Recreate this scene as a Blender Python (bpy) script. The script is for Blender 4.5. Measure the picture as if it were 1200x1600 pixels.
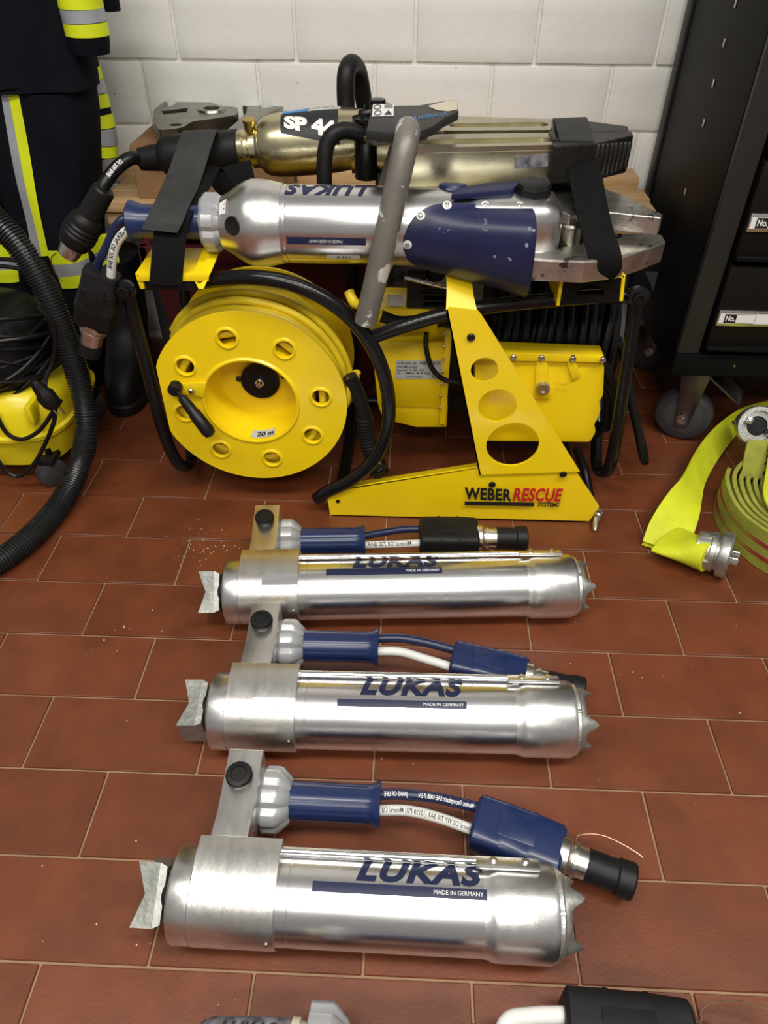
import bpy, bmesh, math, random
from mathutils import Vector, Matrix, noise
from mathutils.geometry import tessellate_polygon

for _o in list(bpy.data.objects):
    bpy.data.objects.remove(_o)
scene = bpy.context.scene
COL = scene.collection
random.seed(7)
rad = math.radians

# ---------------------------------------------------------------- camera
cam_d = bpy.data.cameras.new('camera')
cam_d.sensor_fit = 'VERTICAL'
cam_d.sensor_height = 36.0
cam_d.lens = 1140.0 / 1600.0 * 36.0
cam_d.clip_start = 0.02
cam = bpy.data.objects.new('camera', cam_d)
COL.objects.link(cam)
pitch, yaw, roll = 0.709101772, 0.0325070293, 0.00736636695
fw = Vector((-math.sin(yaw) * math.cos(pitch), math.cos(yaw) * math.cos(pitch), -math.sin(pitch)))
rt0 = Vector((math.cos(yaw), math.sin(yaw), 0))
up0 = rt0.cross(fw)
rt = rt0 * math.cos(roll) + up0 * math.sin(roll)
up = -rt0 * math.sin(roll) + up0 * math.cos(roll)
m = Matrix((rt, up, -fw)).transposed().to_4x4()
m.translation = Vector((0, -0.282420178, 0.933608499))
cam.matrix_world = m
scene.camera = cam

# ---------------------------------------------------------------- world and ceiling lamps
world = bpy.data.worlds.new('world')
scene.world = world
world.use_nodes = True
bg = world.node_tree.nodes['Background']
bg.inputs['Color'].default_value = (1.0, 0.97, 0.92, 1)
bg.inputs['Strength'].default_value = 0.23

def area(name, loc, size, sy, energy, target, col=(1, 0.96, 0.9)):
    d = bpy.data.lights.new(name, 'AREA')
    d.shape = 'RECTANGLE'; d.size = size; d.size_y = sy; d.energy = energy; d.color = col
    o = bpy.data.objects.new(name, d); COL.objects.link(o)
    o.location = loc
    o.rotation_euler = (Vector(target) - Vector(loc)).to_track_quat('-Z', 'Y').to_euler()
    return o
area('ceiling_lamp_light', (0.95, -0.25, 2.55), 1.5, 0.36, 36, (0.95, -0.25, 0))
area('ceiling_lamp_light', (-0.75, -0.45, 2.55), 1.5, 0.36, 34, (-0.75, -0.45, 0))
area('ceiling_lamp_light', (0.1, -1.75, 2.5), 1.5, 0.36, 42, (0.1, -1.75, 0))

vs = scene.view_settings
vs.view_transform = 'Standard'
vs.look = 'None'
vs.gamma = 1.0
vs.use_curve_mapping = False
vs.exposure = 0.08

# ---------------------------------------------------------------- materials
MATS = {}
def mat(name, col, rough=0.5, metal=0.0, var=0.0, vscale=8.0, bump=0.0, bscale=200.0, rvar=0.0, stretch=None,
        col2=None, coat=0.0, rnd=0.0, sheen=0.0, spec=0.5, wear=None):
    """Principled material; noise varies colour (var, col2), roughness (rvar) and relief (bump)."""
    mt = bpy.data.materials.new(name); mt.use_nodes = True
    nt = mt.node_tree; N = nt.nodes; L = nt.links
    b = N['Principled BSDF']
    b.inputs['Roughness'].default_value = rough
    b.inputs['Metallic'].default_value = metal
    b.inputs['Coat Weight'].default_value = coat
    b.inputs['Coat Roughness'].default_value = 0.15
    b.inputs['Sheen Weight'].default_value = sheen
    b.inputs['Specular IOR Level'].default_value = spec
    c4 = (*col, 1)
    b.inputs['Base Color'].default_value = c4
    tc = N.new('ShaderNodeTexCoord')
    vec = tc.outputs['Object']
    if stretch:
        mp = N.new('ShaderNodeMapping'); mp.inputs['Scale'].default_value = stretch
        L.new(vec, mp.inputs['Vector']); vec = mp.outputs['Vector']
    if rnd:
        oi = N.new('ShaderNodeObjectInfo')
        ad = N.new('ShaderNodeVectorMath'); ad.operation = 'ADD'
        sc = N.new('ShaderNodeVectorMath'); sc.operation = 'SCALE'
        cb = N.new('ShaderNodeCombineXYZ')
        for i in range(3): L.new(oi.outputs['Random'], cb.inputs[i])
        sc.inputs['Scale'].default_value = 37.0
        L.new(cb.outputs[0], sc.inputs[0]); L.new(vec, ad.inputs[0]); L.new(sc.outputs[0], ad.inputs[1])
        vec = ad.outputs[0]
    def nz(scale, detail=4.0):
        n = N.new('ShaderNodeTexNoise'); n.inputs['Scale'].default_value = scale
        n.inputs['Detail'].default_value = detail
        L.new(vec, n.inputs['Vector']); return n
    cur = None
    if var or col2:
        n = nz(vscale)
        r = N.new('ShaderNodeValToRGB')
        d = col2 if col2 else tuple(max(0, x * (1 - var)) for x in col)
        e = col if col2 else tuple(min(1, x * (1 + var * .6)) for x in col)
        r.color_ramp.elements[0].position = 0.3; r.color_ramp.elements[0].color = (*d, 1)
        r.color_ramp.elements[1].position = 0.7; r.color_ramp.elements[1].color = (*e, 1)
        L.new(n.outputs['Fac'], r.inputs['Fac']); cur = r.outputs['Color']
    if rnd:
        hs = N.new('ShaderNodeHueSaturation')
        mr = N.new('ShaderNodeMapRange')
        mr.inputs['To Min'].default_value = 1 - rnd; mr.inputs['To Max'].default_value = 1 + rnd
        L.new(oi.outputs['Random'], mr.inputs['Value']); L.new(mr.outputs[0], hs.inputs['Value'])
        hs.inputs['Color'].default_value = c4
        if cur: L.new(cur, hs.inputs['Color'])
        cur = hs.outputs['Color']
    if wear:   # scuffs: (colour, scale, threshold)
        n = nz(wear[1], 8.0)
        r = N.new('ShaderNodeValToRGB')
        r.color_ramp.elements[0].position = wear[2]; r.color_ramp.elements[0].color = (0, 0, 0, 1)
        r.color_ramp.elements[1].position = wear[2] + 0.03; r.color_ramp.elements[1].color = (1, 1, 1, 1)
        L.new(n.outputs['Fac'], r.inputs['Fac'])
        mx = N.new('ShaderNodeMix'); mx.data_type = 'RGBA'
        mx.inputs['A'].default_value = c4
        if cur: L.new(cur, mx.inputs['A'])
        mx.inputs['B'].default_value = (*wear[0], 1)
        L.new(r.outputs['Color'], mx.inputs['Factor'])
        cur = mx.outputs['Result']
    if cur: L.new(cur, b.inputs['Base Color'])
    if rvar:
        n = nz(vscale * 1.7)
        mr = N.new('ShaderNodeMapRange')
        mr.inputs['To Min'].default_value = max(0.02, rough - rvar); mr.inputs['To Max'].default_value = rough + rvar
        L.new(n.outputs['Fac'], mr.inputs['Value']); L.new(mr.outputs[0], b.inputs['Roughness'])
    if bump:
        n = nz(bscale, 3.0)
        bp = N.new('ShaderNodeBump'); bp.inputs['Strength'].default_value = bump
        bp.inputs['Distance'].default_value = 0.002
        L.new(n.outputs['Fac'], bp.inputs['Height']); L.new(bp.outputs['Normal'], b.inputs['Normal'])
    MATS[name] = mt
    return mt

M = MATS
mat('tile', (0.152, 0.040, 0.0138), 0.42, var=0.22, vscale=14, rvar=0.08, bump=0.12, bscale=220, rnd=0.07)
mat('grout', (0.33, 0.20, 0.12), 0.9, var=0.15, vscale=30, bump=0.3, bscale=300)
mat('brick', (0.84, 0.83, 0.79), 0.62, var=0.04, vscale=10, bump=0.45, bscale=60, rnd=0.015,
    wear=((0.42, 0.38, 0.33), 55, 0.735))
mat('mortar', (0.84, 0.83, 0.78), 0.75, var=0.07, vscale=40, bump=0.9, bscale=110)
mat('tube_alu', (0.80, 0.80, 0.80), 0.26, 1.0, var=0.05, vscale=60, rvar=0.05, stretch=(0.12, 1, 1))
mat('satin_alu', (0.78, 0.78, 0.77), 0.32, 1.0, var=0.07, vscale=50, rvar=0.06, bump=0.05, bscale=400)
mat('block_alu', (0.73, 0.72, 0.69), 0.34, 1.0, var=0.08, vscale=70, rvar=0.08, stretch=(1, .25, 1), bump=0.08, bscale=300)
mat('cast_alu', (0.62, 0.63, 0.63), 0.45, 1.0, var=0.12, vscale=40, bump=0.25, bscale=260)
mat('rough_cast', (0.36, 0.37, 0.34), 0.5, 0.8, var=0.18, vscale=90, bump=0.3, bscale=150)
mat('knob_grey', (0.42, 0.43, 0.44), 0.38, 0.35, var=0.08, vscale=30, bump=0.1, bscale=300)
mat('chrome', (0.85, 0.85, 0.84), 0.12, 1.0)
mat('coupling_metal', (0.74, 0.72, 0.67), 0.28, 1.0, var=0.1, vscale=60)
mat('steel_dark', (0.33, 0.315, 0.27), 0.33, 1.0, var=0.25, vscale=30, bump=0.2, bscale=160)
mat('steel_blade', (0.62, 0.60, 0.55), 0.36, 1.0, var=0.3, vscale=26, bump=0.3, bscale=120, wear=((0.12, 0.11, 0.10), 40, 0.61))
mat('gold', (0.66, 0.60, 0.39), 0.28, 1.0, var=0.08, vscale=18, rvar=0.06)
mat('gold_dark', (0.58, 0.54, 0.38), 0.29, 1.0, var=0.12, vscale=24, rvar=0.06)
mat('brass', (0.62, 0.46, 0.14), 0.3, 1.0)
mat('blue_plastic', (0.010, 0.023, 0.088), 0.32, var=0.12, vscale=20, coat=0.2)
mat('navy_rubber', (0.012, 0.022, 0.085), 0.42, var=0.15, vscale=30, bump=0.08)
mat('navy_guard', (0.011, 0.015, 0.062), 0.40, var=0.15, vscale=16, bump=0.06, wear=((0.30, 0.32, 0.40), 34, 0.66))
mat('blue_hose', (0.008, 0.014, 0.06), 0.35)
mat('white_hose', (0.72, 0.72, 0.68), 0.42, var=0.06, vscale=30)
mat('print_navy', (0.008, 0.014, 0.055), 0.45)
mat('print_white', (0.82, 0.82, 0.80), 0.5)
mat('print_black', (0.012, 0.012, 0.014), 0.5)
mat('print_red', (0.60, 0.02, 0.025), 0.45)
mat('print_blue', (0.03, 0.22, 0.55), 0.45)
mat('print_grey', (0.50, 0.51, 0.50), 0.45, var=0.05, vscale=80)
mat('black_rubber', (0.008, 0.008, 0.0085), 0.5, spec=0.3, var=0.2, vscale=30, bump=0.12, bscale=150)
mat('black_plastic', (0.007, 0.007, 0.0075), 0.4, spec=0.35, var=0.15, vscale=30)
mat('black_gloss', (0.006, 0.006, 0.0065), 0.22, spec=0.4)
mat('cable_black', (0.006, 0.006, 0.0065), 0.36, spec=0.35)
mat('yellow_paint', (0.96, 0.69, 0.006), 0.33, var=0.07, vscale=9, coat=0.25, bump=0.02, bscale=80,
    wear=((0.55, 0.33, 0.02), 45, 0.76))
mat('yellow_hose', (0.90, 0.68, 0.02), 0.4, var=0.08, vscale=24)
mat('yellow_vac', (0.86, 0.70, 0.012), 0.36, var=0.06, vscale=8, coat=0.15)
mat('cloth_navy', (0.0045, 0.0055, 0.010), 0.85, var=0.3, vscale=12, bump=0.4, bscale=420, spec=0.15)
mat('tape_yellow', (0.72, 0.82, 0.01), 0.55, var=0.05, vscale=20, bump=0.15, bscale=500)
mat('tape_silver', (0.40, 0.43, 0.46), 0.42, 0.25, var=0.08, vscale=25, bump=0.15, bscale=500)
mat('cardboard', (0.25, 0.135, 0.058), 0.8, var=0.12, vscale=14, stretch=(1, 1, 3), bump=0.12)
mat('wood', (0.55, 0.37, 0.19), 0.62, col2=(0.40, 0.24, 0.10), vscale=16, stretch=(0.5, 6, 6), bump=0.2, bscale=60, rnd=0.08)
mat('strap_grey', (0.034, 0.034, 0.032), 0.7, spec=0.3, var=0.2, vscale=40, bump=0.3, bscale=500)
mat('strap_black', (0.006, 0.006, 0.0065), 0.85, var=0.3, vscale=120, bump=0.6, bscale=600, spec=0.15)
mat('tip_black', (0.035, 0.033, 0.03), 0.4, 0.7, var=0.3, vscale=40, bump=0.3, bscale=160)
mat('grey_bow', (0.20, 0.19, 0.165), 0.45, 0.3, var=0.15, vscale=30, bump=0.15, bscale=120, wear=((0.66, 0.66, 0.64), 26, 0.62))
mat('hose_neon', (0.66, 0.72, 0.015), 0.62, var=0.14, vscale=22, bump=0.5, bscale=420)
mat('hose_worn', (0.33, 0.34, 0.045), 0.72, var=0.22, vscale=26, bump=0.5, bscale=420)
mat('hose_edge', (0.34, 0.36, 0.20), 0.75, var=0.2, vscale=60)
mat('stitch_red', (0.30, 0.03, 0.02), 0.7)
mat('storz', (0.52, 0.52, 0.49), 0.42, 1.0, var=0.15, vscale=40, bump=0.2, bscale=220)
mat('cabinet_black', (0.0045, 0.0045, 0.005), 0.5, spec=0.14, var=0.1, vscale=20, bump=0.06, bscale=500)
mat('cabinet_dark', (0.007, 0.006, 0.0055), 0.5, spec=0.16)
mat('cabinet_post', (0.026, 0.026, 0.025), 0.45, spec=0.3, var=0.08, vscale=10)
mat('bench_metal', (0.055, 0.057, 0.06), 0.5)
mat('castor_rubber', (0.045, 0.045, 0.047), 0.55, var=0.15, vscale=30)
mat('castor_hub', (0.06, 0.06, 0.062), 0.45)
mat('castor_steel', (0.20, 0.19, 0.19), 0.34, 1.0, var=0.15, vscale=30)
mat('maroon', (0.075, 0.006, 0.012), 0.5, var=0.15, vscale=12)
mat('engine_dark', (0.022, 0.021, 0.020), 0.5, 0.4, var=0.2, vscale=40)
mat('hose_ribbed', (0.016, 0.017, 0.018), 0.32, var=0.1, vscale=30)
mat('boot_rubber', (0.005, 0.005, 0.0055), 0.55, spec=0.25, var=0.15, vscale=20)
mat('crumb', (0.62, 0.52, 0.40), 0.8)
mat('screw', (0.55, 0.54, 0.50), 0.3, 1.0)
mat('wire', (0.55, 0.36, 0.22), 0.35, 1.0)
mat('ivory', (0.62, 0.56, 0.42), 0.5)
mat('sticker_grime', (0.035, 0.035, 0.045), 0.5, col2=(0.26, 0.25, 0.28), vscale=90, stretch=(1, .2, 1))

# ---------------------------------------------------------------- helpers
WORLD = set()
def link(o):
    COL.objects.link(o); return o

def thing(name, label, cat, loc=(0, 0, 0), rotz=0.0, group=None, world=True):
    """Empty at the base of a thing; parts of a 'world' thing are given in world coordinates."""
    o = bpy.data.objects.new(name, None); link(o)
    o.empty_display_size = 0.05
    o.location = loc; o.rotation_euler = (0, 0, rotz)
    o['label'] = label; o['category'] = cat
    if group: o['group'] = group
    if world: WORLD.add(o)
    return o

def root_of(o):
    while o.parent: o = o.parent
    return o

def obj(name, bm, material, parent=None, sharp=38, label=None, recalc=True):
    if parent is not None:
        r = root_of(parent)
        if r in WORLD and r.type == 'EMPTY':
            bmesh.ops.translate(bm, verts=bm.verts, vec=-Vector(r.location))
    if recalc: bmesh.ops.recalc_face_normals(bm, faces=bm.faces)
    me = bpy.data.meshes.new(name)
    bm.to_mesh(me); bm.free()
    me.shade_smooth()
    me.set_sharp_from_angle(angle=rad(sharp))
    me.materials.append(M[material])
    o = bpy.data.objects.new(name, me); link(o)
    if parent is not None: o.parent = parent
    if label: o['label'] = label
    return o

def tag(o, label, cat, group=None):
    o['label'] = label; o['category'] = cat
    if group: o['group'] = group
    return o

def struct(o):
    o['kind'] = 'structure'; return o

V = Vector
def B(): return bmesh.new()

def frame(d, hint=(0, 0, 1)):
    d = V(d).normalized(); h = V(hint)
    if abs(d.dot(h)) > 0.97: h = V((0, 1, 0))
    u = (h - d * h.dot(d)).normalized(); w = d.cross(u)
    return d, u, w

def sharp_bevel(bm, faces, off, seg=2, ang=25):
    if off <= 0: return
    es = set()
    for f in faces:
        for e in f.edges: es.add(e)
    es = [e for e in es if len(e.link_faces) == 2 and e.calc_face_angle(0) > rad(ang)]
    bmesh.ops.bevel(bm, geom=es, offset=off, segments=seg, affect='EDGES', profile=0.5, clamp_overlap=True)

def box(bm, c, s, bev=0.0, rot=None, seg=2):
    """Box of full size s centred at c; rot is a 3x3 matrix."""
    c = V(c); vs_ = []
    for sx in (-1, 1):
        for sy in (-1, 1):
            for sz in (-1, 1):
                p = V((sx * s[0] / 2, sy * s[1] / 2, sz * s[2] / 2))
                if rot is not None: p = rot @ p
                vs_.append(bm.verts.new(c + p))
    fs = []
    for q in ((0, 1, 3, 2), (4, 6, 7, 5), (0, 4, 5, 1), (2, 3, 7, 6), (0, 2, 6, 4), (1, 5, 7, 3)):
        fs.append(bm.faces.new([vs_[i] for i in q]))
    bmesh.ops.recalc_face_normals(bm, faces=fs)
    sharp_bevel(bm, fs, bev, seg)
    return bm

def lathe(bm, prof, o=(0, 0, 0), d=(1, 0, 0), seg=32, rf=None, hint=(0, 0, 1), cap=True, a0=0.0):
    """Profile [(t, r)] turned about the axis o + t d; rf(theta) scales the radius."""
    o = V(o); d, u, w = frame(d, hint)
    rings = []
    for k, (t, r) in enumerate(prof):
        ring = []
        for i in range(seg):
            a = 2 * math.pi * i / seg + a0
            s = rf(a, t) if rf else 1.0
            ring.append(bm.verts.new(o + d * t + (u * math.cos(a) + w * math.sin(a)) * (r * s)))
        rings.append(ring)
    for A_, B_ in zip(rings, rings[1:]):
        for i in range(seg):
            j = (i + 1) % seg
            bm.faces.new((A_[i], A_[j], B_[j], B_[i]))
    if cap:
        bm.faces.new(rings[0]); bm.faces.new(list(reversed(rings[-1])))
    return bm

def cat(pts, res=8, closed=False):
    """Catmull-Rom through the points."""
    P = [V(p) for p in pts]; n = len(P); out = []
    rng = range(n if closed else n - 1)
    for i in rng:
        p1, p2 = P[i], P[(i + 1) % n]
        p0 = P[i - 1] if (closed or i > 0) else p1 * 2 - p2
        p3 = P[(i + 2) % n] if (closed or i < n - 2) else p2 * 2 - p1
        for k in range(res):
            t = k / res
            out.append(0.5 * ((2 * p1) + (p2 - p0) * t + (2 * p0 - 5 * p1 + 4 * p2 - p3) * t * t + (3 * p1 - p0 - 3 * p2 + p3) * t ** 3))
    if not closed: out.append(P[-1])
    return out

def tube(bm, pts, r, seg=12, closed=False, smooth=8, rf=None, cap=True):
    """Round tube along the points; rf(arc_length) gives the radius when set."""
    path = cat(pts, smooth, closed) if smooth else [V(p) for p in pts]
    n = len(path)
    tg = []
    for i in range(n):
        if closed: t = path[(i + 1) % n] - path[i - 1]
        else: t = path[min(i + 1, n - 1)] - path[max(i - 1, 0)]
        tg.append(t.normalized())
    _, u, _w = frame(tg[0])
    s = 0.0; rings = []
    for i in range(n):
        if i:
            s += (path[i] - path[i - 1]).length
            u = (u - tg[i] * u.dot(tg[i])).normalized()
        w = tg[i].cross(u)
        rr = rf(s) if rf else r
        rings.append([bm.verts.new(path[i] + (u * math.cos(2 * math.pi * k / seg) + w * math.sin(2 * math.pi * k / seg)) * rr) for k in range(seg)])
    pairs = list(zip(rings, rings[1:])) + ([(rings[-1], rings[0])] if closed else [])
    for A_, B_ in pairs:
        for i in range(seg):
            j = (i + 1) % seg
            bm.faces.new((A_[i], A_[j], B_[j], B_[i]))
    if cap and not closed:
        bm.faces.new(list(reversed(rings[0]))); bm.faces.new(rings[-1])
    return bm

def circle(cx, cy, r, n=24, ry=None):
    ry = ry or r
    return [(cx + r * math.cos(2 * math.pi * i / n), cy + ry * math.sin(2 * math.pi * i / n)) for i in range(n)]

def plate(bm, outer, holes, o, ux, uy, thick, bev=0.0):
    """Flat plate with holes: 2D outlines in the frame o, ux, uy; thickness along -(ux x uy)."""
    o = V(o); ux = V(ux).normalized(); uy = V(uy).normalized(); n = ux.cross(uy).normalized()
    loops = [outer] + list(holes)
    def p3(q, h): return o + ux * q[0] + uy * q[1] + n * h
    flat = [q for lp in loops for q in lp]
    tris = tessellate_polygon([[V((q[0], q[1], 0)) for q in lp] for lp in loops])
    top = [bm.verts.new(p3(q, 0)) for q in flat]
    bot = [bm.verts.new(p3(q, -thick)) for q in flat]
    for t in tris:
        try:
            bm.faces.new([top[i] for i in t]); bm.faces.new([bot[i] for i in reversed(t)])
        except ValueError: pass
    k = 0
    for lp in loops:
        L_ = len(lp)
        for i in range(L_):
            j = (i + 1) % L_
            bm.faces.new((top[k + i], top[k + j], bot[k + j], bot[k + i]))
        k += L_
    bmesh.ops.dissolve_limit(bm, angle_limit=rad(1), verts=bm.verts, edges=bm.edges, delimit={'NORMAL'})
    if bev: sharp_bevel(bm, list(bm.faces), bev, 1, 60)
    return bm

def prism(bm, pts, ext, bev=0.0, seg=2):
    """Planar 3D outline extruded by the vector ext."""
    e = V(ext)
    a = [bm.verts.new(V(p)) for p in pts]; b = [bm.verts.new(V(p) + e) for p in pts]
    fs = [bm.faces.new(a), bm.faces.new(list(reversed(b)))]
    n = len(a)
    for i in range(n):
        j = (i + 1) % n
        fs.append(bm.faces.new((a[j], a[i], b[i], b[j])))
    bmesh.ops.recalc_face_normals(bm, faces=fs)
    sharp_bevel(bm, fs, bev, seg)
    return bm

def flat(pts):
    """Make a slightly non-planar outline planar (least deviation from its mean plane)."""
    P = [V(p) for p in pts]; c = sum(P, V()) / len(P)
    n = V()
    for i in range(len(P)):
        n += (P[i] - c).cross(P[(i + 1) % len(P)] - c)
    n.normalize()
    return [p - n * (p - c).dot(n) for p in P], n

def strip(bm, ea, eb, th, smooth=6, div=1):
    """Band between two edge lines with thickness th (straps, flat hose)."""
    A_ = cat(ea, smooth) if smooth else [V(p) for p in ea]
    B_ = cat(eb, smooth) if smooth else [V(p) for p in eb]
    n = len(A_); T = []; U = []
    for i in range(n):
        t = (A_[min(i + 1, n - 1)] + B_[min(i + 1, n - 1)]) - (A_[max(i - 1, 0)] + B_[max(i - 1, 0)])
        nn = t.cross(B_[i] - A_[i]).normalized() * (th / 2)
        T.append([bm.verts.new(A_[i].lerp(B_[i], k / div) + nn) for k in range(div + 1)])
        U.append([bm.verts.new(A_[i].lerp(B_[i], k / div) - nn) for k in range(div + 1)])
    for i in range(n - 1):
        for k in range(div):
            bm.faces.new((T[i][k], T[i + 1][k], T[i + 1][k + 1], T[i][k + 1]))
            bm.faces.new((U[i][k + 1], U[i + 1][k + 1], U[i + 1][k], U[i][k]))
        bm.faces.new((T[i][0], U[i][0], U[i + 1][0], T[i + 1][0]))
        bm.faces.new((T[i + 1][div], U[i + 1][div], U[i][div], T[i][div]))
    for i in (0, n - 1):
        for k in range(div):
            bm.faces.new((T[i][k], T[i][k + 1], U[i][k + 1], U[i][k]))
    return bm

def patch(bm, fn, nu=8, nv=4):
    """Thin printed patch following a surface: fn(u, v), u and v in 0..1."""
    g = [[bm.verts.new(V(fn(i / nu, j / nv))) for j in range(nv + 1)] for i in range(nu + 1)]
    for i in range(nu):
        for j in range(nv):
            bm.faces.new((g[i][j], g[i + 1][j], g[i + 1][j + 1], g[i][j + 1]))
    return bm

def loft(bm, rings, cap=True):
    R = [[bm.verts.new(V(p)) for p in ring] for ring in rings]
    n = len(R[0])
    for A_, B_ in zip(R, R[1:]):
        for i in range(n):
            j = (i + 1) % n
            bm.faces.new((A_[i], A_[j], B_[j], B_[i]))
    if cap:
        bm.faces.new(R[0]); bm.faces.new(list(reversed(R[-1])))
    return bm

def text(bm, body, fn, bold=0.0, shear=0.0, cuts=6, ucuts=0, res=3, spc=1.0):
    """Lettering stretched to the unit square and mapped by fn(u, v)."""
    cu = bpy.data.curves.new('lettering', 'FONT')
    cu.body = body; cu.size = 1.0; cu.offset = bold; cu.shear = shear; cu.resolution_u = res; cu.space_character = spc
    ob = bpy.data.objects.new('lettering', cu); link(ob)
    bpy.context.view_layer.update()
    me = bpy.data.meshes.new_from_object(ob.evaluated_get(bpy.context.evaluated_depsgraph_get()))
    bpy.data.objects.remove(ob); bpy.data.curves.remove(cu)
    t = B(); t.from_mesh(me); bpy.data.meshes.remove(me)
    xs = [v.co.x for v in t.verts]; ys = [v.co.y for v in t.verts]
    x0, x1, y0, y1 = min(xs), max(xs), min(ys), max(ys)
    for v in t.verts: v.co = V(((v.co.x - x0) / (x1 - x0), (v.co.y - y0) / (y1 - y0), 0))
    for k in range(1, cuts):
        bmesh.ops.bisect_plane(t, geom=list(t.verts) + list(t.edges) + list(t.faces), plane_co=(0, k / cuts, 0), plane_no=(0, 1, 0))
    for k in range(1, ucuts):
        bmesh.ops.bisect_plane(t, geom=list(t.verts) + list(t.edges) + list(t.faces), plane_co=(k / ucuts, 0, 0), plane_no=(1, 0, 0))
    mp = {}
    for v in t.verts: mp[v] = bm.verts.new(V(fn(v.co.x, v.co.y)))
    for f in t.faces:
        try: bm.faces.new([mp[v] for v in f.verts])
        except ValueError: pass
    t.free()
    return bm

def quadmap(p00, p10, p01, lift=0.0):
    p00, p10, p01 = V(p00), V(p10), V(p01)
    n = (p10 - p00).cross(p01 - p00).normalized() * lift
    return lambda u, v: p00 + (p10 - p00) * u + (p01 - p00) * v + n

def path_map(pts, r, updir, half, s0, length, flip=False):
    """Map print onto a hose running along pts: u runs along it, v round it."""
    path = cat(pts, 8); S = [0.0]
    for a, b in zip(path, path[1:]): S.append(S[-1] + (b - a).length)
    ud = V(updir).normalized()
    def fn(u, v):
        if flip: u, v = 1 - u, 1 - v
        s = s0 + u * length
        i = 0
        while i < len(S) - 2 and S[i + 1] < s: i += 1
        f = (s - S[i]) / max(1e-9, S[i + 1] - S[i])
        p = path[i].lerp(path[i + 1], f); t = (path[i + 1] - path[i]).normalized()
        u_ = (ud - t * ud.dot(t)).normalized(); w = u_.cross(t)
        a = -(v - 0.5) * 2 * half
        return p + (u_ * math.cos(a) + w * math.sin(a)) * r
    return fn

# ---------------------------------------------------------------- the room
# floor tiles: 245 x 118.7 mm pitch in half bond
TX, TY = 0.245, 0.118706517
g = B(); box(g, (0, 0.45, -0.0535), (3.2, 2.14, 0.1))
floor = struct(obj('floor', g, 'grout'))
mesh_tile = None
for k in range(-5, 13):
    off = -0.0294 if k % 2 == 0 else 0.0931
    y0 = k * TY
    y1 = min((k + 1) * TY, 1.497)
    if y1 - y0 < 0.02: continue
    full = (y1 - y0) > TY - 1e-4
    for i in range(-6, 6):
        if not full or mesh_tile is None:
            g = B(); box(g, (0, 0, -0.006), (TX - 0.0034, (y1 - y0) - 0.0034, 0.012), 0.0009, seg=1)
            o = obj('tile', g, 'tile', floor)
            if full and mesh_tile is None: mesh_tile = o.data
        else:
            o = bpy.data.objects.new('tile', mesh_tile); link(o); o.parent = floor
        o.location = (off + (i + 0.5) * TX, (y0 + y1) / 2, random.uniform(-0.0004, 0.0))
g = B()
for (x0, x1, y0, y1) in ((-4, -1.6, -3.5, 1.5), (1.6, 4, -3.5, 1.5), (-1.6, 1.6, -3.5, -0.62)):
    box(g, ((x0 + x1) / 2, (y0 + y1) / 2, -0.05), (x1 - x0, y1 - y0, 0.1))
outer = obj('outer_floor', g, 'tile', floor)
outer['kind'] = 'stuff'

# back wall: painted brick, 250 x 125 mm pitch
g = B(); box(g, (0, 1.558, 1.3), (6.0, 0.1, 2.6))
wall = struct(obj('wall_back', g, 'mortar'))
def brick_mesh(seed):
    g = B()
    w, h, dpt = 0.2425, 0.1180, 0.02
    box(g, (0, 0, 0), (w, dpt, h), 0.0022, seg=2)
    bmesh.ops.subdivide_edges(g, edges=[e for e in g.edges if e.calc_length() > 0.05], cuts=3, use_grid_fill=True)
    for v in g.verts:
        v.co += noise.noise_vector(v.co * 30 + V((seed * 9.1, 0, 0))) * 0.0011
    return g
BM = [obj('brick', brick_mesh(s), 'brick', wall) for s in range(4)]
first = list(BM)
for c in range(11):
    zc = 0.025 + 0.125 * c + 0.0625
    off = 0.0 if c % 2 == 1 else 0.165
    for i in range(-6, 6):
        xc = off + (i + 0.5) * 0.25
        if first: o = first.pop()
        else:
            o = bpy.data.objects.new('brick', random.choice(BM).data); link(o); o.parent = wall
        o.location = (xc, 1.5102 + random.uniform(-0.0008, 0.0008), zc)
        o.rotation_euler = (random.uniform(-.004, .004), random.uniform(-.004, .004), random.uniform(-.004, .004))

# ---------------------------------------------------------------- hydraulic rams
ZC = 0.0525
def cylmap(x0, x1, a0, a1, r, zc=ZC):
    """Patch on a cylinder along local x: angles in degrees from the top, positive towards the rear."""
    def fn(u, v):
        a = rad(a0 + (a1 - a0) * v)
        return V((x0 + (x1 - x0) * u, r * math.sin(a), zc + r * math.cos(a)))
    return fn

def star(n, amt):
    return lambda a, t: 1.0 - amt * (0.5 + 0.5 * math.cos(n * a)) ** 3.5

def flute(n, amt):
    return lambda a, t: 1.0 - amt * max(0.0, math.cos(n * a)) ** 3

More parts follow.
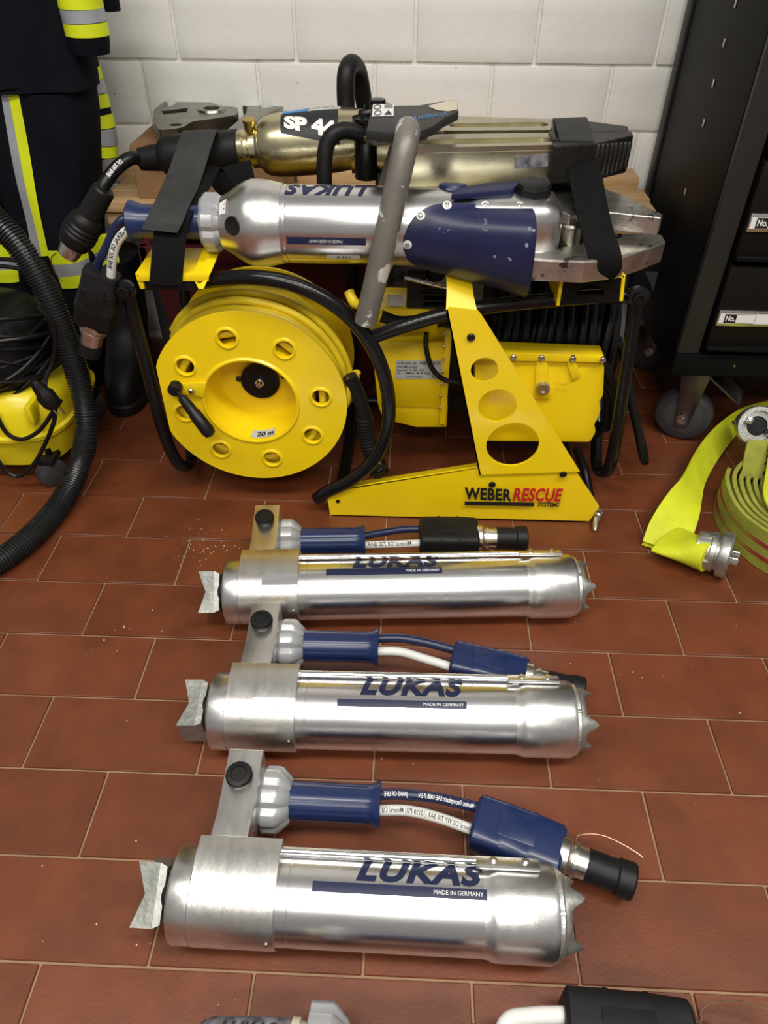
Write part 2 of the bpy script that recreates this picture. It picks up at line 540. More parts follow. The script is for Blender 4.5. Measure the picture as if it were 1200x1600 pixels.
def claw_jaw(bm, o, rot, x_tip, half):
    """Four pointed gripping head with V notches; points to -x."""
    R_ = Matrix.Rotation(rot, 3, 'X'); o = V(o)
    G_ = {}
    for iy in (-1, 0, 1):
        for iz in (-1, 0, 1):
            corner = abs(iy) + abs(iz)
            x = {2: x_tip, 1: x_tip * 0.66, 0: x_tip * 0.58}[corner]
            k = 1.0 if corner == 2 else 0.92
            G_[iy, iz] = bm.verts.new(o + R_ @ V((x, iy * half * k, iz * half * 0.86 * k)))
    mid = {}
    for iy in (-1, 1):
        for iz in (-1, 1):
            mid[iy, iz] = bm.verts.new(o + R_ @ V((x_tip * 0.24, iy * half * 1.0, iz * half * 0.9)))
    nk = {}
    for iy in (-1, 1):
        for iz in (-1, 1):
            nk[iy, iz] = bm.verts.new(o + R_ @ V((0.0, iy * half * 0.88, iz * half * 0.86)))
    for iy in (-1, 0):
        for iz in (-1, 0):
            bm.faces.new((G_[iy, iz], G_[iy, iz + 1], G_[iy + 1, iz + 1], G_[iy + 1, iz]))
    for s in (-1, 1):
        bm.faces.new((G_[-1, s], G_[0, s], G_[1, s], mid[1, s], mid[-1, s]))
        bm.faces.new((G_[s, -1], G_[s, 0], G_[s, 1], mid[s, 1], mid[s, -1]))
        bm.faces.new((mid[-1, s], mid[1, s], nk[1, s], nk[-1, s]))
        bm.faces.new((mid[s, -1], mid[s, 1], nk[s, 1], nk[s, -1]))
    bm.faces.new((nk[-1, -1], nk[1, -1], nk[1, 1], nk[-1, 1]))
    bmesh.ops.triangulate(bm, faces=[f for f in bm.faces if len(f.verts) == 5])
    return bm

def spike_head(bm, x0, zc=ZC, rot=0.0):
    """Crown of four spikes that closes the foot end of a ram."""
    seg = 48; rings = []
    for r, base, amp in ((0.0425, 0.0, 0.0), (0.0425, 0.006, 0.004), (0.037, 0.011, 0.015), (0.026, 0.010, 0.006), (0.012, 0.004, 0.0)):
        ring = []
        for i in range(seg):
            a = 2 * math.pi * i / seg + rot
            s = max(0.0, math.cos(2 * (a - rot))) if False else max(0.0, math.cos(4 * (a - rot)))
            ring.append((x0 + base + amp * s ** 2.2, r * math.sin(a), zc + r * math.cos(a)))
        rings.append(ring)
    return loft(bm, rings)

def rubber_coupling(parent, p, ang, tilt, col_block, L_, W_, H_, neck, cap_l, wire=True, loop_side=1, cap_r=0.0185):
    """Twin hose coupling: moulded block, metal neck, dust cap and its wire. p is the hose end in parent space."""
    p = V(p)
    d = V((math.cos(ang) * math.cos(tilt), math.sin(ang) * math.cos(tilt), math.sin(tilt)))
    side = V((-math.sin(ang), math.cos(ang), 0)); upv = d.cross(side) * -1
    if upv.z < 0: upv = -upv
    g = B(); rings = []
    sect = [(0.0, 0.80), (0.004, 0.98), (L_ * .30, 1.0), (L_ * .33, 1.03), (L_ * .36, 1.0), (L_ * .62, 1.0), (L_ * .65, 1.03), (L_ * .68, 1.0), (L_ - .004, 0.96), (L_, 0.84)]
    for t, k in sect:
        ring = []
        for i in range(28):
            a = 2 * math.pi * i / 28
            ca, sa = math.cos(a), math.sin(a)
            e = 0.42
            x = math.copysign(abs(ca) ** e, ca) * W_ / 2 * k; z = math.copysign(abs(sa) ** e, sa) * H_ / 2 * k
            ring.append(p + d * t + side * x + upv * z)
        rings.append(ring)
    loft(g, rings)
    blk = obj('coupling_block', g, col_block, parent, 30)
    g = B()
    box(g, p + d * (L_ * .48) + upv * (H_ / 2 * 0.985), (L_ * .42, W_ * .48, 0.003), 0.001,
        rot=Matrix((d, side, upv)).transposed())
    obj('grip_panel', g, col_block, blk)
    q = p + d * L_
    r = cap_r
    g = B()
    lathe(g, [(-0.004, r * 1.32), (0.006, r * 1.30), (0.010, r * 1.1), (0.011, r * 1.0), (0.013, r * 1.0), (0.0135, r * 1.12), (0.018, r * 1.12),
              (0.0185, r), (neck, r), (neck + .004, r * .8)], q, d, 32)
    obj('coupling_neck', g, 'coupling_metal', parent)
    g = B()
    c0 = neck - 0.006
    lathe(g, [(c0, r * .96), (c0 + .001, r * 1.05), (c0 + cap_l * .62, r * 1.05), (c0 + cap_l * .66, r * 1.18), (c0 + cap_l * .96, r * 1.2),
              (c0 + cap_l, r * 1.1), (c0 + cap_l, r * .3)], q, d, 32)
    cap = obj('dust_cap', g, 'black_rubber', parent)
    if wire:
        g = B()
        a_ = q + d * 0.014 + side * r * loop_side
        b_ = q + d * (c0 + cap_l * .9) + side * r * 1.15 * loop_side
        mid_ = (a_ + b_) / 2
        tube(g, [a_, a_ + side * 0.014 * loop_side + d * .004 + upv * .002, mid_ + side * 0.022 * loop_side + upv * .004,
                 b_ + side * 0.014 * loop_side + d * .012, b_ + d * .006 + side * .001 * loop_side], 0.0008, 6)
        obj('tether_wire', g, 'wire', cap)
    return q

def make_ram(label, loc, yaw, T, jaw_rot, txt_a, bar_a, bar_x0, hoses, coup, group='row of three silver hydraulic rams'):
    t = thing('rescue_ram', label, 'hydraulic ram', (loc[0], loc[1], 0), rad(yaw), group, world=False)
    # barrel
    g = B(); r = 0.049
    lathe(g, [(-.004, r), (.012, r), (.0125, r - .0008), (.0135, r - .0008), (.014, r), (T + .002, r)], (0, 0, ZC), (1, 0, 0), 72)
    barrel = obj('barrel', g, 'tube_alu', t)
    g = B(); text(g, 'LUKAS', cylmap(0.086, 0.228, txt_a[0], txt_a[1], r + .0004), 0.045, 0.28, 8, spc=1.10)
    obj('brand_lettering', g, 'print_navy', barrel, recalc=False)
    g = B(); patch(g, cylmap(bar_x0, 0.230, bar_a[0], bar_a[1], r + .0003), 4, 4)
    obj('label_stripe', g, 'print_navy', barrel, recalc=False)
    g = B(); da = bar_a[1] - bar_a[0]
    text(g, 'MADE IN GERMANY', cylmap(0.172, 0.226, bar_a[0] + da * .32, bar_a[0] + da * .72, r + .0006), 0.0, 0.0, 2)
    obj('small_lettering', g, 'print_white', barrel, recalc=False)
    # foot collar, rim and spike crown
    g = B()
    lathe(g, [(T - .006, r), (T, r + .0003), (T + .004, r + .0022), (T + .010, r + .0034), (T + .020, .0525), (T + .070, .0525), (T + .075, .0505)], (0, 0, ZC), (1, 0, 0), 72)
    obj('foot_collar', g, 'satin_alu', t)
    g = B()
    lathe(g, [(T + .074, .047), (T + .076, .0485), (T + .080, .0485), (T + .082, .046)], (0, 0, ZC), (1, 0, 0), 60)
    box(g, (T + .077, -.046 * math.sin(rad(20)), ZC + .046 * math.cos(rad(20))), (.008, .009, .006), .001)
    obj('foot_rim', g, 'cast_alu', t)
    g = B(); spike_head(g, T + .080, ZC, rad(4 if T < .25 else -45))
    obj('spike_crown', g, 'rough_cast', t, 50)
    # piston end
    g = B()
    lathe(g, [(-.120, .040), (-.120, .0485), (-.1188, .0512), (-.1165, .0525), (-.0955, .0525), (-.0953, .0515), (-.094, .0515)], (0, 0, ZC), (1, 0, 0), 72)
    obj('end_cap', g, 'satin_alu', t)
    g = B(); lathe(g, [(-.131, .020), (-.131, .0285), (-.127, .031), (-.119, .031)], (0, 0, ZC), (1, 0, 0), 40)
    obj('piston_seal', g, 'black_rubber', t)
    g = B(); claw_jaw(g, (-.128, 0, ZC), jaw_rot, -.033, .033)
    obj('claw_head', g, 'rough_cast', t, 20)
    # manifold: round underneath, flats and an arm reaching back to the handle
    g = B(); pts = []
    Rb = 0.0530
    for k in range(0, 29):
        a = rad(-14 - k * (196 / 28))            # from the front flat round the underside to the rear
        pts.append((-.095, Rb * math.sin(a), ZC + Rb * math.cos(a)))
    pts += [(-.095, .044, ZC + .012), (-.095, .044, ZC + .0535), (-.095, .020, ZC + .0580)]
    prism(g, pts, (.095, 0, 0), .0006, 1)
    man = obj('manifold_block', g, 'block_alu', t)
    g = B()
    a1, a2 = rad(-13), rad(-33)
    pad = [(0.0535 * math.sin(a1), ZC + 0.0535 * math.cos(a1)), (0.0545 * math.sin(a2), ZC + .0545 * math.cos(a2)), (0.049 * math.sin(a2), ZC + .049 * math.cos(a2)), (0.049 * math.sin(a1), ZC + .049 * math.cos(a1))]
    prism(g, [(-.057, y, z) for y, z in pad], (.0572, 0, 0), .0004, 1)
    obj('machined_flat', g, 'tube_alu', man)
    g = B(); lathe(g, [(0, .0022), (.0018, .0022)], (-.008, -.0525 * math.sin(rad(80)), ZC + .0525 * math.cos(rad(80))), (0, -1, .2), 12)
    obj('grub_screw', g, 'screw', man)
    g = B()
    pr = [(.0435, ZC + .0534), (.074, ZC + .0478), (.150, ZC + .0590), (.153, ZC + .056), (.153, ZC + .010), (.095, ZC + .006), (.0435, ZC - .004)]
    prism(g, [(-.084, y, z) for y, z in pr], (.043, 0, 0), .001, 2)
    arm = obj('manifold_arm', g, 'block_alu', t)
    g = B()
    lathe(g, [(0, .0155), (.007, .0165), (.011, .0165), (.0135, .015), (.0140, .010), (.0125, .009), (.0125, .003)], (-.064, .116, ZC + .0530), (0, -.15, 1), 32, rf=flute(16, .03))
    obj('black_plug', g, 'black_plastic', arm)
    # star grip and handle
    hy, hz = .116, .056
    g = B()
    lathe(g, [(-.041, .030), (-.041, .037), (-.037, .0405), (-.022, .0405), (-.018, .039), (-.006, .028), (-.004, .0235)], (0, hy, hz), (1, 0, 0), 64, rf=star(8, .13))
    obj('star_knob', g, 'knob_grey', t, 28)
    g = B()
    lathe(g, [(-.008, .0235), (.090, .0235), (.099, .0250), (.104, .0285), (.1065, .0295), (.1075, .0285), (.1075, .010), (.104, .008)], (0, hy, hz), (1, 0, 0), 72,
          rf=lambda a, s: 1 - (.075 * max(0.0, math.cos(12 * a)) ** 4 if .0 < s < .092 else 0))
    obj('blue_grip', g, 'blue_plastic', t, 45)
    # guide rod and its clip
    g = B(); lathe(g, [(-.002, .0048), (T - .008, .0048)], (0, .0345, ZC + .0435), (1, 0, 0), 20)
    obj('guide_rod', g, 'chrome', t)
    g = B(); R_ = Matrix.Rotation(rad(-26), 3, 'X')
    box(g, (T + .022, .031, ZC + .0475), (.072, .017, .005), .0015, R_)
    clip = obj('rod_clip', g, 'satin_alu', t)
    for dx in (-.012, .024):
        g = B(); lathe(g, [(0, .0048), (.002, .0045), (.0034, .003)], (T + .018 + dx, .033, ZC + .0488), (0, .45, 1), 16)
        obj('rivet', g, 'chrome', clip)
    # hoses and coupling
    cp, ca, ct, cm, cl, cw, ch, nk, cpl, side = coup
    for nm, mt, pts, prn in hoses:
        g = B(); tube(g, pts, 0.0068, 14)
        h = obj(nm, g, mt, t)
        for (s, updir, s0, ln, flip, pm) in prn:
            g = B(); text(g, s, path_map(pts, .0071, updir, rad(32), s0, ln, flip), 0.01, 0.1, 2, 10, 2)
            obj('hose_print', g, pm, h, recalc=False)
    rubber_coupling(t, cp, rad(ca), rad(ct), cm, cl, cw, ch, nk, cpl, True, side)
    return t

# nearest ram (local frame: x along the barrel from the manifold's right face)
make_ram('nearest silver ram, shortest barrel, whole blue coupling and cap with wire loop beside it', (-.1255, .0595), -.6, .233, rad(28), (4, 38), (-11.5, 1.2), .039,
         [('blue_hose', 'blue_hose', [(.10, .127, .060), (.135, .128, .062), (.180, .126, .060), (.234, .121, .050)],
           [('JAWS OF LIFE', (0, -.6, 1), .012, .030, True, 'print_white'), ('Merlett Tecnoplastic SAE 100R 7 EN', (0, -.6, 1), .055, .070, True, 'print_white')]),
          ('white_hose', 'white_hose', [(.10, .110, .052), (.140, .112, .052), (.180, .108, .046), (.234, .092, .044)],
           [('Mineral Oil WP 700 BAR (10150 PSI) Mineral Oil', (0, -.6, 1), .010, .118, True, 'print_black')])],
         ((.224, .107, .042), -17.5, -3, 'blue_plastic', .112, .066, .048, .036, .058, 1))
make_ram('middle silver ram of the three, long barrel half hiding a blue coupling and black cap', (-.136, .3065), .8, .303, rad(12), (-3, 39), (-22.5, -10.5), .056,
         [('blue_hose', 'blue_hose', [(.10, .128, .062), (.14, .128, .064), (.18, .124, .060), (.228, .116, .052)], []),
          ('white_hose', 'white_hose', [(.10, .110, .054), (.14, .110, .054), (.18, .102, .048), (.228, .088, .044)], [])],
         ((.218, .104, .044), -13, -3, 'blue_plastic', .115, .058, .046, .034, .056, -1))
make_ram('farthest silver ram with the longest barrel and a black coupling behind it', (-.163, .539), 3.8, .373, rad(42), (2, 46), (-14.5, 0.5), .044,
         [('blue_hose', 'blue_hose', [(.10, .126, .056), (.14, .140, .052), (.18, .150, .050), (.212, .152, .048)], []),
          ('white_hose', 'white_hose', [(.10, .110, .050), (.14, .115, .046), (.18, .118, .044), (.212, .120, .044)],
           [('Mineral Oil 700 BAR', (0, -.8, 1), .010, .08, True, 'print_black')])],
         ((.205, .136, .044), -2.5, 0, 'black_rubber', .105, .072, .052, .038, .056, -1))

# fourth tool: only the top of it reaches into the bottom of the picture
ft = thing('hydraulic_cutter', 'rescue tool cut off by the bottom edge, black coupling with white hose', 'rescue tool', (-.05, -.085, 0))
K0 = V((-0.0595, -0.0543, 0.0940)) - V((0, .028, .0415))
X0 = K0.x
AX0 = (0, K0.y, .0525)
g = B()
lathe(g, [(X0 - .132, .010), (X0 - .128, .020), (X0 - .115, .025), (X0 - .045, .026), (X0 - .035, .024)], AX0, (1, 0, 0), 48)
body4 = obj('tool_body', g, 'sticker_grime', ft)
g = B(); text(g, 'LUKAS', lambda u, v: V((X0 - .105 + .055 * u, AX0[1] + .0263 * math.sin(rad(-10 + 50 * v)), .0525 + .0263 * math.cos(rad(-10 + 50 * v)))), .03, .1, 6)
obj('body_lettering', g, 'print_black', body4, recalc=False)
g = B(); lathe(g, [(X0 - .037, .022), (X0 - .036, .027), (X0 - .028, .027), (X0 - .027, .024), (X0 - .019, .022)], AX0, (1, 0, 0), 48)
obj('ivory_ring', g, 'ivory', ft)
g = B(); lathe(g, [(X0 - .021, .028), (X0 - .018, .0415), (X0 + .004, .0415), (X0 + .008, .039), (X0 + .020, .027), (X0 + .022, .0235)], AX0, (1, 0, 0), 64, rf=star(8, .13))
obj('star_knob', g, 'knob_grey', ft, 28)
g = B(); lathe(g, [(X0 + .02, .0225), (X0 + .13, .0225), (X0 + .142, .027), (X0 + .146, .028), (X0 + .146, .01)], AX0, (1, 0, 0), 48, rf=lambda a, s: 1 - .05 * max(0.0, math.cos(12 * a)) ** 4)
obj('blue_grip', g, 'blue_plastic', ft, 45)
w4 = [(X0 + .146, AX0[1] - .008, .044), (X0 + .17, AX0[1] - .004, .044), (0.1209, -0.0522, 0.0500), (0.1479, -0.0444, 0.0500), (0.1882, -0.0412, 0.0480)]
b4 = [(X0 + .146, AX0[1] - .014, .040), (X0 + .20, AX0[1] - .022, .036), (X0 + .26, AX0[1] - .005, .036), (0.1863, -0.0597, 0.0420)]
g = B(); tube(g, w4, .0085, 14); obj('white_hose', g, 'white_hose', ft)
g = B(); tube(g, b4, .0075, 14); obj('blue_hose', g, 'blue_hose', ft)
rubber_coupling(ft, V((0.1806, -0.0545, 0.0420)), rad(-3), 0, 'black_rubber', .130, .078, .056, .036, .062, True, 1, .0195)

# ---------------------------------------------------------------- hydraulic power unit with hose reels
def xz(*P): return [(p[0], p[2]) for p in P]
def round_poly(pts, r, n=4):
    """Round the corners of a 2D outline."""
    out = []; L_ = len(pts)
    for i in range(L_):
        p0, p1, p2 = V(pts[i - 1]), V(pts[i]), V(pts[(i + 1) % L_])
        d0 = (p0 - p1); d2 = (p2 - p1)
        rr = min(r, d0.length * .45, d2.length * .45)
        a, b = p1 + d0.normalized() * rr, p1 + d2.normalized() * rr
        for k in range(n + 1):
            t = k / n
            q = a * (1 - t) ** 2 + p1 * 2 * t * (1 - t) + b * t * t
            out.append((q.x, q.y))
    return out

XA, ZA = (1, 0, 0), (0, 0, 1)
pu = thing('hydraulic_power_unit', 'yellow and black hydraulic power unit on tube frame with hose reel', 'power unit', (0, .95, 0))

# --- front foot and upright arm
g = B()
foot_out = xz((-0.1446, 0.7900, 0.0602), (-0.1399, 0.7900, -0.0008), (0.3604, 0.7900, 0.0018), (0.3748, 0.7900, 0.0412), (0.3156, 0.7900, 0.1233), (0.1426, 0.7900, 0.1277))
plate(g, round_poly(foot_out, .006, 3), [], (0, .790, 0), XA, ZA, .004)
prism(g, [(-0.1446, 0.7900, 0.0602), (0.1424, 0.7900, 0.1291), (0.1468, 0.8300, 0.1097), (-0.1469, 0.8300, 0.0406)], (0, 0, -.003))
prism(g, [(-0.1399, 0.7900, -0.0008), (0.3604, 0.7900, 0.0018), (0.3620, .83, 0.001), (-.139, .83, 0.001)], (0, 0, .003))
foot = obj('foot_bracket', g, 'yellow_paint', pu, 30)
g = B()
arm_out = xz((0.1400, 0.7850, 0.1137), (0.0594, 0.7850, 0.4347), (0.0641, 0.7850, 0.4390), (0.1069, 0.7850, 0.4358), (0.1146, 0.7850, 0.4275), (0.3211, 0.7850, 0.1273))
holes = []
for c, r in (((0.1288, 0.7850, 0.3311), .0225), ((0.1570, 0.7850, 0.2629), .0325), ((0.1926, 0.7850, 0.1829), .0465)):
    holes.append(circle(c[0], c[2], r, 36))
plate(g, arm_out, holes, (0, .785, 0), XA, ZA, .004)
prism(g, [(0.1400, 0.7850, 0.1137), (0.0594, 0.7850, 0.4347), (0.0650, 0.8150, 0.4240), (0.1469, 0.8150, 0.0984)], (.003, 0, 0))
arm = obj('upright_arm', g, 'yellow_paint', pu, 30)
g = B()
prism(g, [(0.0594, 0.7850, 0.4347), (0.1069, 0.7850, 0.4358), (0.1014, 0.8000, 0.4519), (0.0972, 0.8300, 0.4741), (0.0581, 0.8300, 0.4774), (0.0594, 0.8000, 0.4582)], (0, .004, 0))
obj('arm_head', g, 'yellow_paint', arm, 20)
for c, r in (((0.1017, 0.7830, 0.3901), .0055), ((0.1655, 0.7840, 0.0929), .0055), ((0.2918, 0.7840, 0.1212), .0055)):
    g = B(); lathe(g, [(0, r * 1.2), (.0015, r * 1.2), (.003, r * .8), (.002, r * .5)], c, (0, -1, 0), 16)
    obj('screw', g, 'black_plastic', arm)
g = B(); lathe(g, [(0, .004), (.001, .004)], (-0.1234, 0.7888, 0.0382), (0, -1, 0), 14)
obj('screw', g, 'black_plastic', foot)
# lettering on the foot
def foot_map(a, b, c):
    return quadmap(a, b, c, .0006)
g = B(); text(g, 'WEBER', foot_map((0.1175, 0.7845, 0.0553), (0.2057, 0.7845, 0.0538), (0.1153, 0.7845, 0.0847)), .040, .0, 1, spc=1.08)
obj('brand_lettering', g, 'print_black', foot, recalc=False)
g = B(); text(g, 'RESCUE', foot_map((0.2081, 0.7845, 0.0539), (0.2991, 0.7845, 0.0557), (0.2065, 0.7845, 0.0864)), .040, .12, 1, spc=1.08)
obj('brand_lettering', g, 'print_red', foot, recalc=False)
g = B(); text(g, 'SYSTEMS', foot_map((0.2565, 0.7845, 0.0431), (0.2975, 0.7845, 0.0430), (0.2549, 0.7845, 0.0541)), .03, .2, 1)
obj('small_lettering', g, 'print_black', foot, recalc=False)
g = B(); patch(g, foot_map((0.1186, 0.7845, 0.0411), (0.2493, 0.7845, 0.0428), (0.1179, 0.7845, 0.0506)), 1, 1)
obj('label_stripe', g, 'print_black', foot, recalc=False)
# spring pin hanging at the right end of the foot
g = B()
hx = [((0.3750, 0.8000, 0.0247)[0] + .0055 * math.cos(a * .8), .785 + .0055 * math.sin(a * .8), 0.034 - a * .0004) for a in range(0, 48)]
tube(g, hx, .0016, 6, smooth=2)
pin = obj('pin_spring', g, 'screw', pu)
g = B(); lathe(g, [(0, .003), (.0005, .005), (.020, .005), (.028, .0035)], ((0.3720, 0.7850, 0.0132)[0], .785, .018), (-.2, -.9, -.35), 14)
obj('lock_pin', g, 'coupling_metal', pin)
g = B(); tube(g, [(0.3711, 0.7800, -0.0055), (0.3622, 0.7700, -0.0068), (0.3616, 0.7700, -0.0168), (0.3705, 0.7700, -0.0248), (0.3596, 0.7650, -0.0240)], .0012, 6)
obj('pin_string', g, 'white_hose', pin)

# --- tube frame
def frame_tube(name, pts, r=.0115, parent=pu, m_='black_gloss'):
    g = B(); tube(g, pts, r, 16, smooth=8); return obj(name, g, m_, parent)
frame_tube('frame_tube', [(-0.3493, 0.8400, 0.4457), (-0.2948, 0.8150, 0.4638), (-0.2345, 0.7950, 0.4756), (-0.1752, 0.7900, 0.4678), (-0.1172, 0.7900, 0.4379), (-0.0718, 0.7900, 0.3923), (-0.0430, 0.7900, 0.3356), (-0.0287, 0.7900, 0.2697), (-0.0314, 0.7900, 0.2039), (-0.0543, 0.7900, 0.1386), (-0.0976, 0.7900, 0.0896), (-0.1428, 0.7950, 0.0562), (-0.1654, 0.8000, 0.0338)], .0122)
frame_tube('frame_tube', [(-0.0578, 0.7950, 0.3800), (0.0036, 0.8000, 0.4013), (0.0640, 0.8050, 0.4189), (0.1346, 0.8150, 0.4289), (0.2169, 0.8300, 0.4325), (0.2941, 0.8400, 0.4362), (0.3575, 0.8500, 0.4353)])
frame_tube('rear_frame_tube', [(-0.3493, 0.8400, 0.4457), (-.36, .95, .425), (-.36, 1.15, .425), (-.34, 1.22, .40), (0, 1.22, .40), (.33, 1.22, .40), (.355, 1.15, .42), (0.3409, 0.8800, 0.4215)])
frame_tube('base_rail', [(-.13, .80, .014), (-.12, .95, .014), (-.12, 1.20, .014)], .012)
frame_tube('base_rail', [(.34, .815, .014), (.345, .95, .014), (.345, 1.20, .014)], .012)
frame_tube('base_rail', [(-.40, 1.18, .014), (0, 1.19, .014), (.40, 1.18, .014)], .012)
frame_tube('rear_post', [(-.12, 1.19, .014), (-.12, 1.21, .2), (-.12, 1.22, .40)], .011)
frame_tube('rear_post', [(.30, 1.19, .014), (.30, 1.21, .2), (.30, 1.22, .40)], .011)
hl = frame_tube('carry_handle', [(-0.4645, 0.8550, 0.4225), (-0.4621, 0.8500, 0.3830), (-0.4576, 0.8450, 0.3041), (-0.4539, 0.8400, 0.2020), (-0.4486, 0.8400, 0.1233), (-0.4367, 0.8400, 0.0796), (-0.4277, 0.8600, 0.0587), (-0.4375, 0.9200, 0.0395), (-.455, 1.02, .10), (-.46, 1.12, .25), (-.46, 1.15, .42)], .0115)
hr = frame_tube('carry_handle', [(0.3673, 0.8550, 0.4332), (0.3741, 0.8500, 0.3706), (0.3810, 0.8450, 0.2760), (0.3887, 0.8400, 0.1717), (0.3921, 0.8400, 0.1104), (0.3919, 0.8600, 0.0707), (0.3906, 0.9200, 0.0508), (.40, 1.02, .12), (.40, 1.12, .26), (.395, 1.16, .42)], .0115)
for hp, c in ((hl, (-0.4597, 0.8400, 0.4325)), (hr, (0.3648, 0.8380, 0.4408))):
    g = B(); lathe(g, [(0, .017), (.010, .017), (.012, .011), (.018, .010), (.019, .006), (.016, .004)], c, (0, -1, .1), 20)
    obj('pivot_bolt', g, 'black_gloss', hp)
g = B(); tube(g, [(0.4015, 0.9300, 0.2799), (0.4207, 0.9100, 0.2112), (0.4470, 0.9000, 0.1440), (0.4668, 0.8900, 0.0912), (0.4787, 0.9000, 0.0718), (0.4812, 0.9500, 0.0830), (0.4525, 1.0000, 0.1566)], .0075, 10)
obj('cable_loop', g, 'cable_black', pu)

# --- saddles that carry the tools
g = B()
prism(g, [(-0.4235, 0.8000, 0.4715), (-0.3131, 0.8000, 0.4738), (-0.3353, 0.9000, 0.4751), (-0.4251, 0.9000, 0.4733)], (0, 0, .005), .001)
prism(g, [(-0.4235, 0.8000, 0.4715), (-0.4209, 0.8000, 0.4508), (-0.4138, 0.8000, 0.4510), (-0.4143, 0.8000, 0.4676)], (0, .012, 0), .001)
prism(g, [(-0.3348, 0.8000, 0.4754), (-0.3270, 0.7950, 0.4551), (-0.3189, 0.7950, 0.4552), (-0.3039, 0.8000, 0.4822), (-0.2997, 0.8600, 0.4952), (-0.3271, 0.8600, 0.4967)], (0, .012, 0), .001)
prism(g, [(-0.4178, 0.7980, 0.4765), (-0.3079, 0.7980, 0.4789), (-0.3098, 0.7980, 0.4666), (-0.4205, 0.7980, 0.4642)], (0, .004, 0), .001)
obj('tool_saddle', g, 'yellow_paint', pu, 30)
g = B()
box(g, (-0.3737, 0.8200, 0.4548), (.085, .03, .016), .003)
obj('saddle_pad', g, 'black_rubber', pu)
g = B()
def chan(bm, a, b, w, dpt):
    a, b = V(a), V(b); prism(bm, [a, a + V((w, 0, 0)), b + V((w, 0, 0)), b], (0, dpt, 0), .0008, 1)
chan(g, (0.2311, 0.8000, 0.4380), (0.2302, 0.8000, 0.4804), .0055, .09)
chan(g, (0.3272, 0.8000, 0.4476), (0.3221, 0.8000, 0.4893), .0055, .09)
prism(g, [(0.2307, 0.8000, 0.4773), (0.2428, 0.8000, 0.4806), (0.2421, 0.8000, 0.4846), (0.2297, 0.8000, 0.4834)], (0, .09, 0))
prism(g, [(0.3071, 0.8000, 0.4830), (0.3256, 0.8000, 0.4864), (0.3243, 0.8000, 0.4924), (0.3085, 0.8000, 0.4900)], (0, .09, 0))
prism(g, [(0.2462, 0.8800, 0.4468), (0.3484, 0.8800, 0.4544), (0.3475, 0.8800, 0.4587), (0.2455, 0.8800, 0.4511)], (0, .008, 0))
obj('tool_saddle', g, 'yellow_paint', pu, 30)
g = B()
po = xz((0.2384, 0.8030, 0.4389), (0.3293, 0.8030, 0.4452), (0.3234, 0.8030, 0.4861), (0.2339, 0.8030, 0.4782))
c = (0.2809, 0.8030, 0.4504)
plate(g, po, [[(c[0] + .022 * math.cos(a), c[2] + .004 + .017 * abs(math.sin(a)) * (1 if math.sin(a) > 0 else .12)) for a in [2 * math.pi * k / 20 for k in range(20)]]], (0, .803, 0), XA, ZA, .004)
box(g, (V((0.2417, 0.8400, 0.4637)) + V((0.3324, 0.8400, 0.4708))) / 2 + V((0, .02, -.004)), (.105, .09, .006))
obj('saddle_plate', g, 'cabinet_dark', pu)

# --- big reel
RC = V((-.274, .82, .236)); RR = .171
g = B()
lathe(g, [(.004, .084), (.012, .081), (.055, .075), (.070, .068), (.074, .040), (.074, .006)], RC, (0, 1, 0), 64, cap=False)
lathe(g, [(.003, .112), (.180, .112)], RC, (0, 1, 0), 64, cap=False)
reel = obj('hose_reel', g, 'yellow_paint', pu, label='yellow hose reel with perforated front disc')
g = B()
out = []
for i in range(96):
    a = 2 * math.pi * i / 96
    x, z = RR * math.cos(a), RR * math.sin(a)
    if x < -.157: x = -.157
    out.append((x, z))
hs = [circle(0, 0, .0815, 64)]
HA = [12 + 45 * k for k in range(8)]
HA[0] = 6
for a in HA:
    hs.append(circle(.126 * math.cos(rad(a)), .126 * math.sin(rad(a)), .0152, 24))
plate(g, out, hs, RC, XA, ZA, .005)
ff = obj('front_disc', g, 'yellow_paint', reel, 50)
g = B()
for a in HA:
    c = RC + V((.126 * math.cos(rad(a)), 0, .126 * math.sin(rad(a))))
    lathe(g, [(.001, .0152), (-.0028, .0165), (-.0030, .0178), (.0002, .0215)], c, (0, 1, 0), 28, cap=False)
lathe(g, [(.004, .0815), (-.003, .0825), (-.0035, .085), (.0005, .0885)], RC, (0, 1, 0), 64, cap=False)
obj('pressed_rim', g, 'yellow_paint', reel, 60)
g = B()
plate(g, circle(0, 0, RR, 80), [circle(0, 0, .10, 48)], RC + V((0, .185, 0)), XA, ZA, .004)
obj('rear_disc', g, 'yellow_paint', reel, 50)
g = B()
hub = RC + V((.006, .070, .004))
lathe(g, [(0, .036), (-.006, .036), (-.0075, .0345), (-.0075, .010)], hub, (0, 1, 0), 40)
hubo = obj('hub_cap', g, 'black_gloss', reel)
g = B(); lathe(g, [(-.006, .0075), (-.012, .0075), (-.013, .006), (-.020, .0055), (-.020, .002)], hub, (0, 1, 0), 12)
obj('axle_nut', g, 'chrome', reel)
for dx, dz in ((-.040, .002), (.044, .010), (.013, -.030)):
    g = B(); lathe(g, [(-.001, .0055), (-.004, .005), (-.0055, .003)], hub + V((dx, 0.0, dz)), (0, 1, 0), 14)
    obj('hub_bolt', g, 'black_gloss', reel)
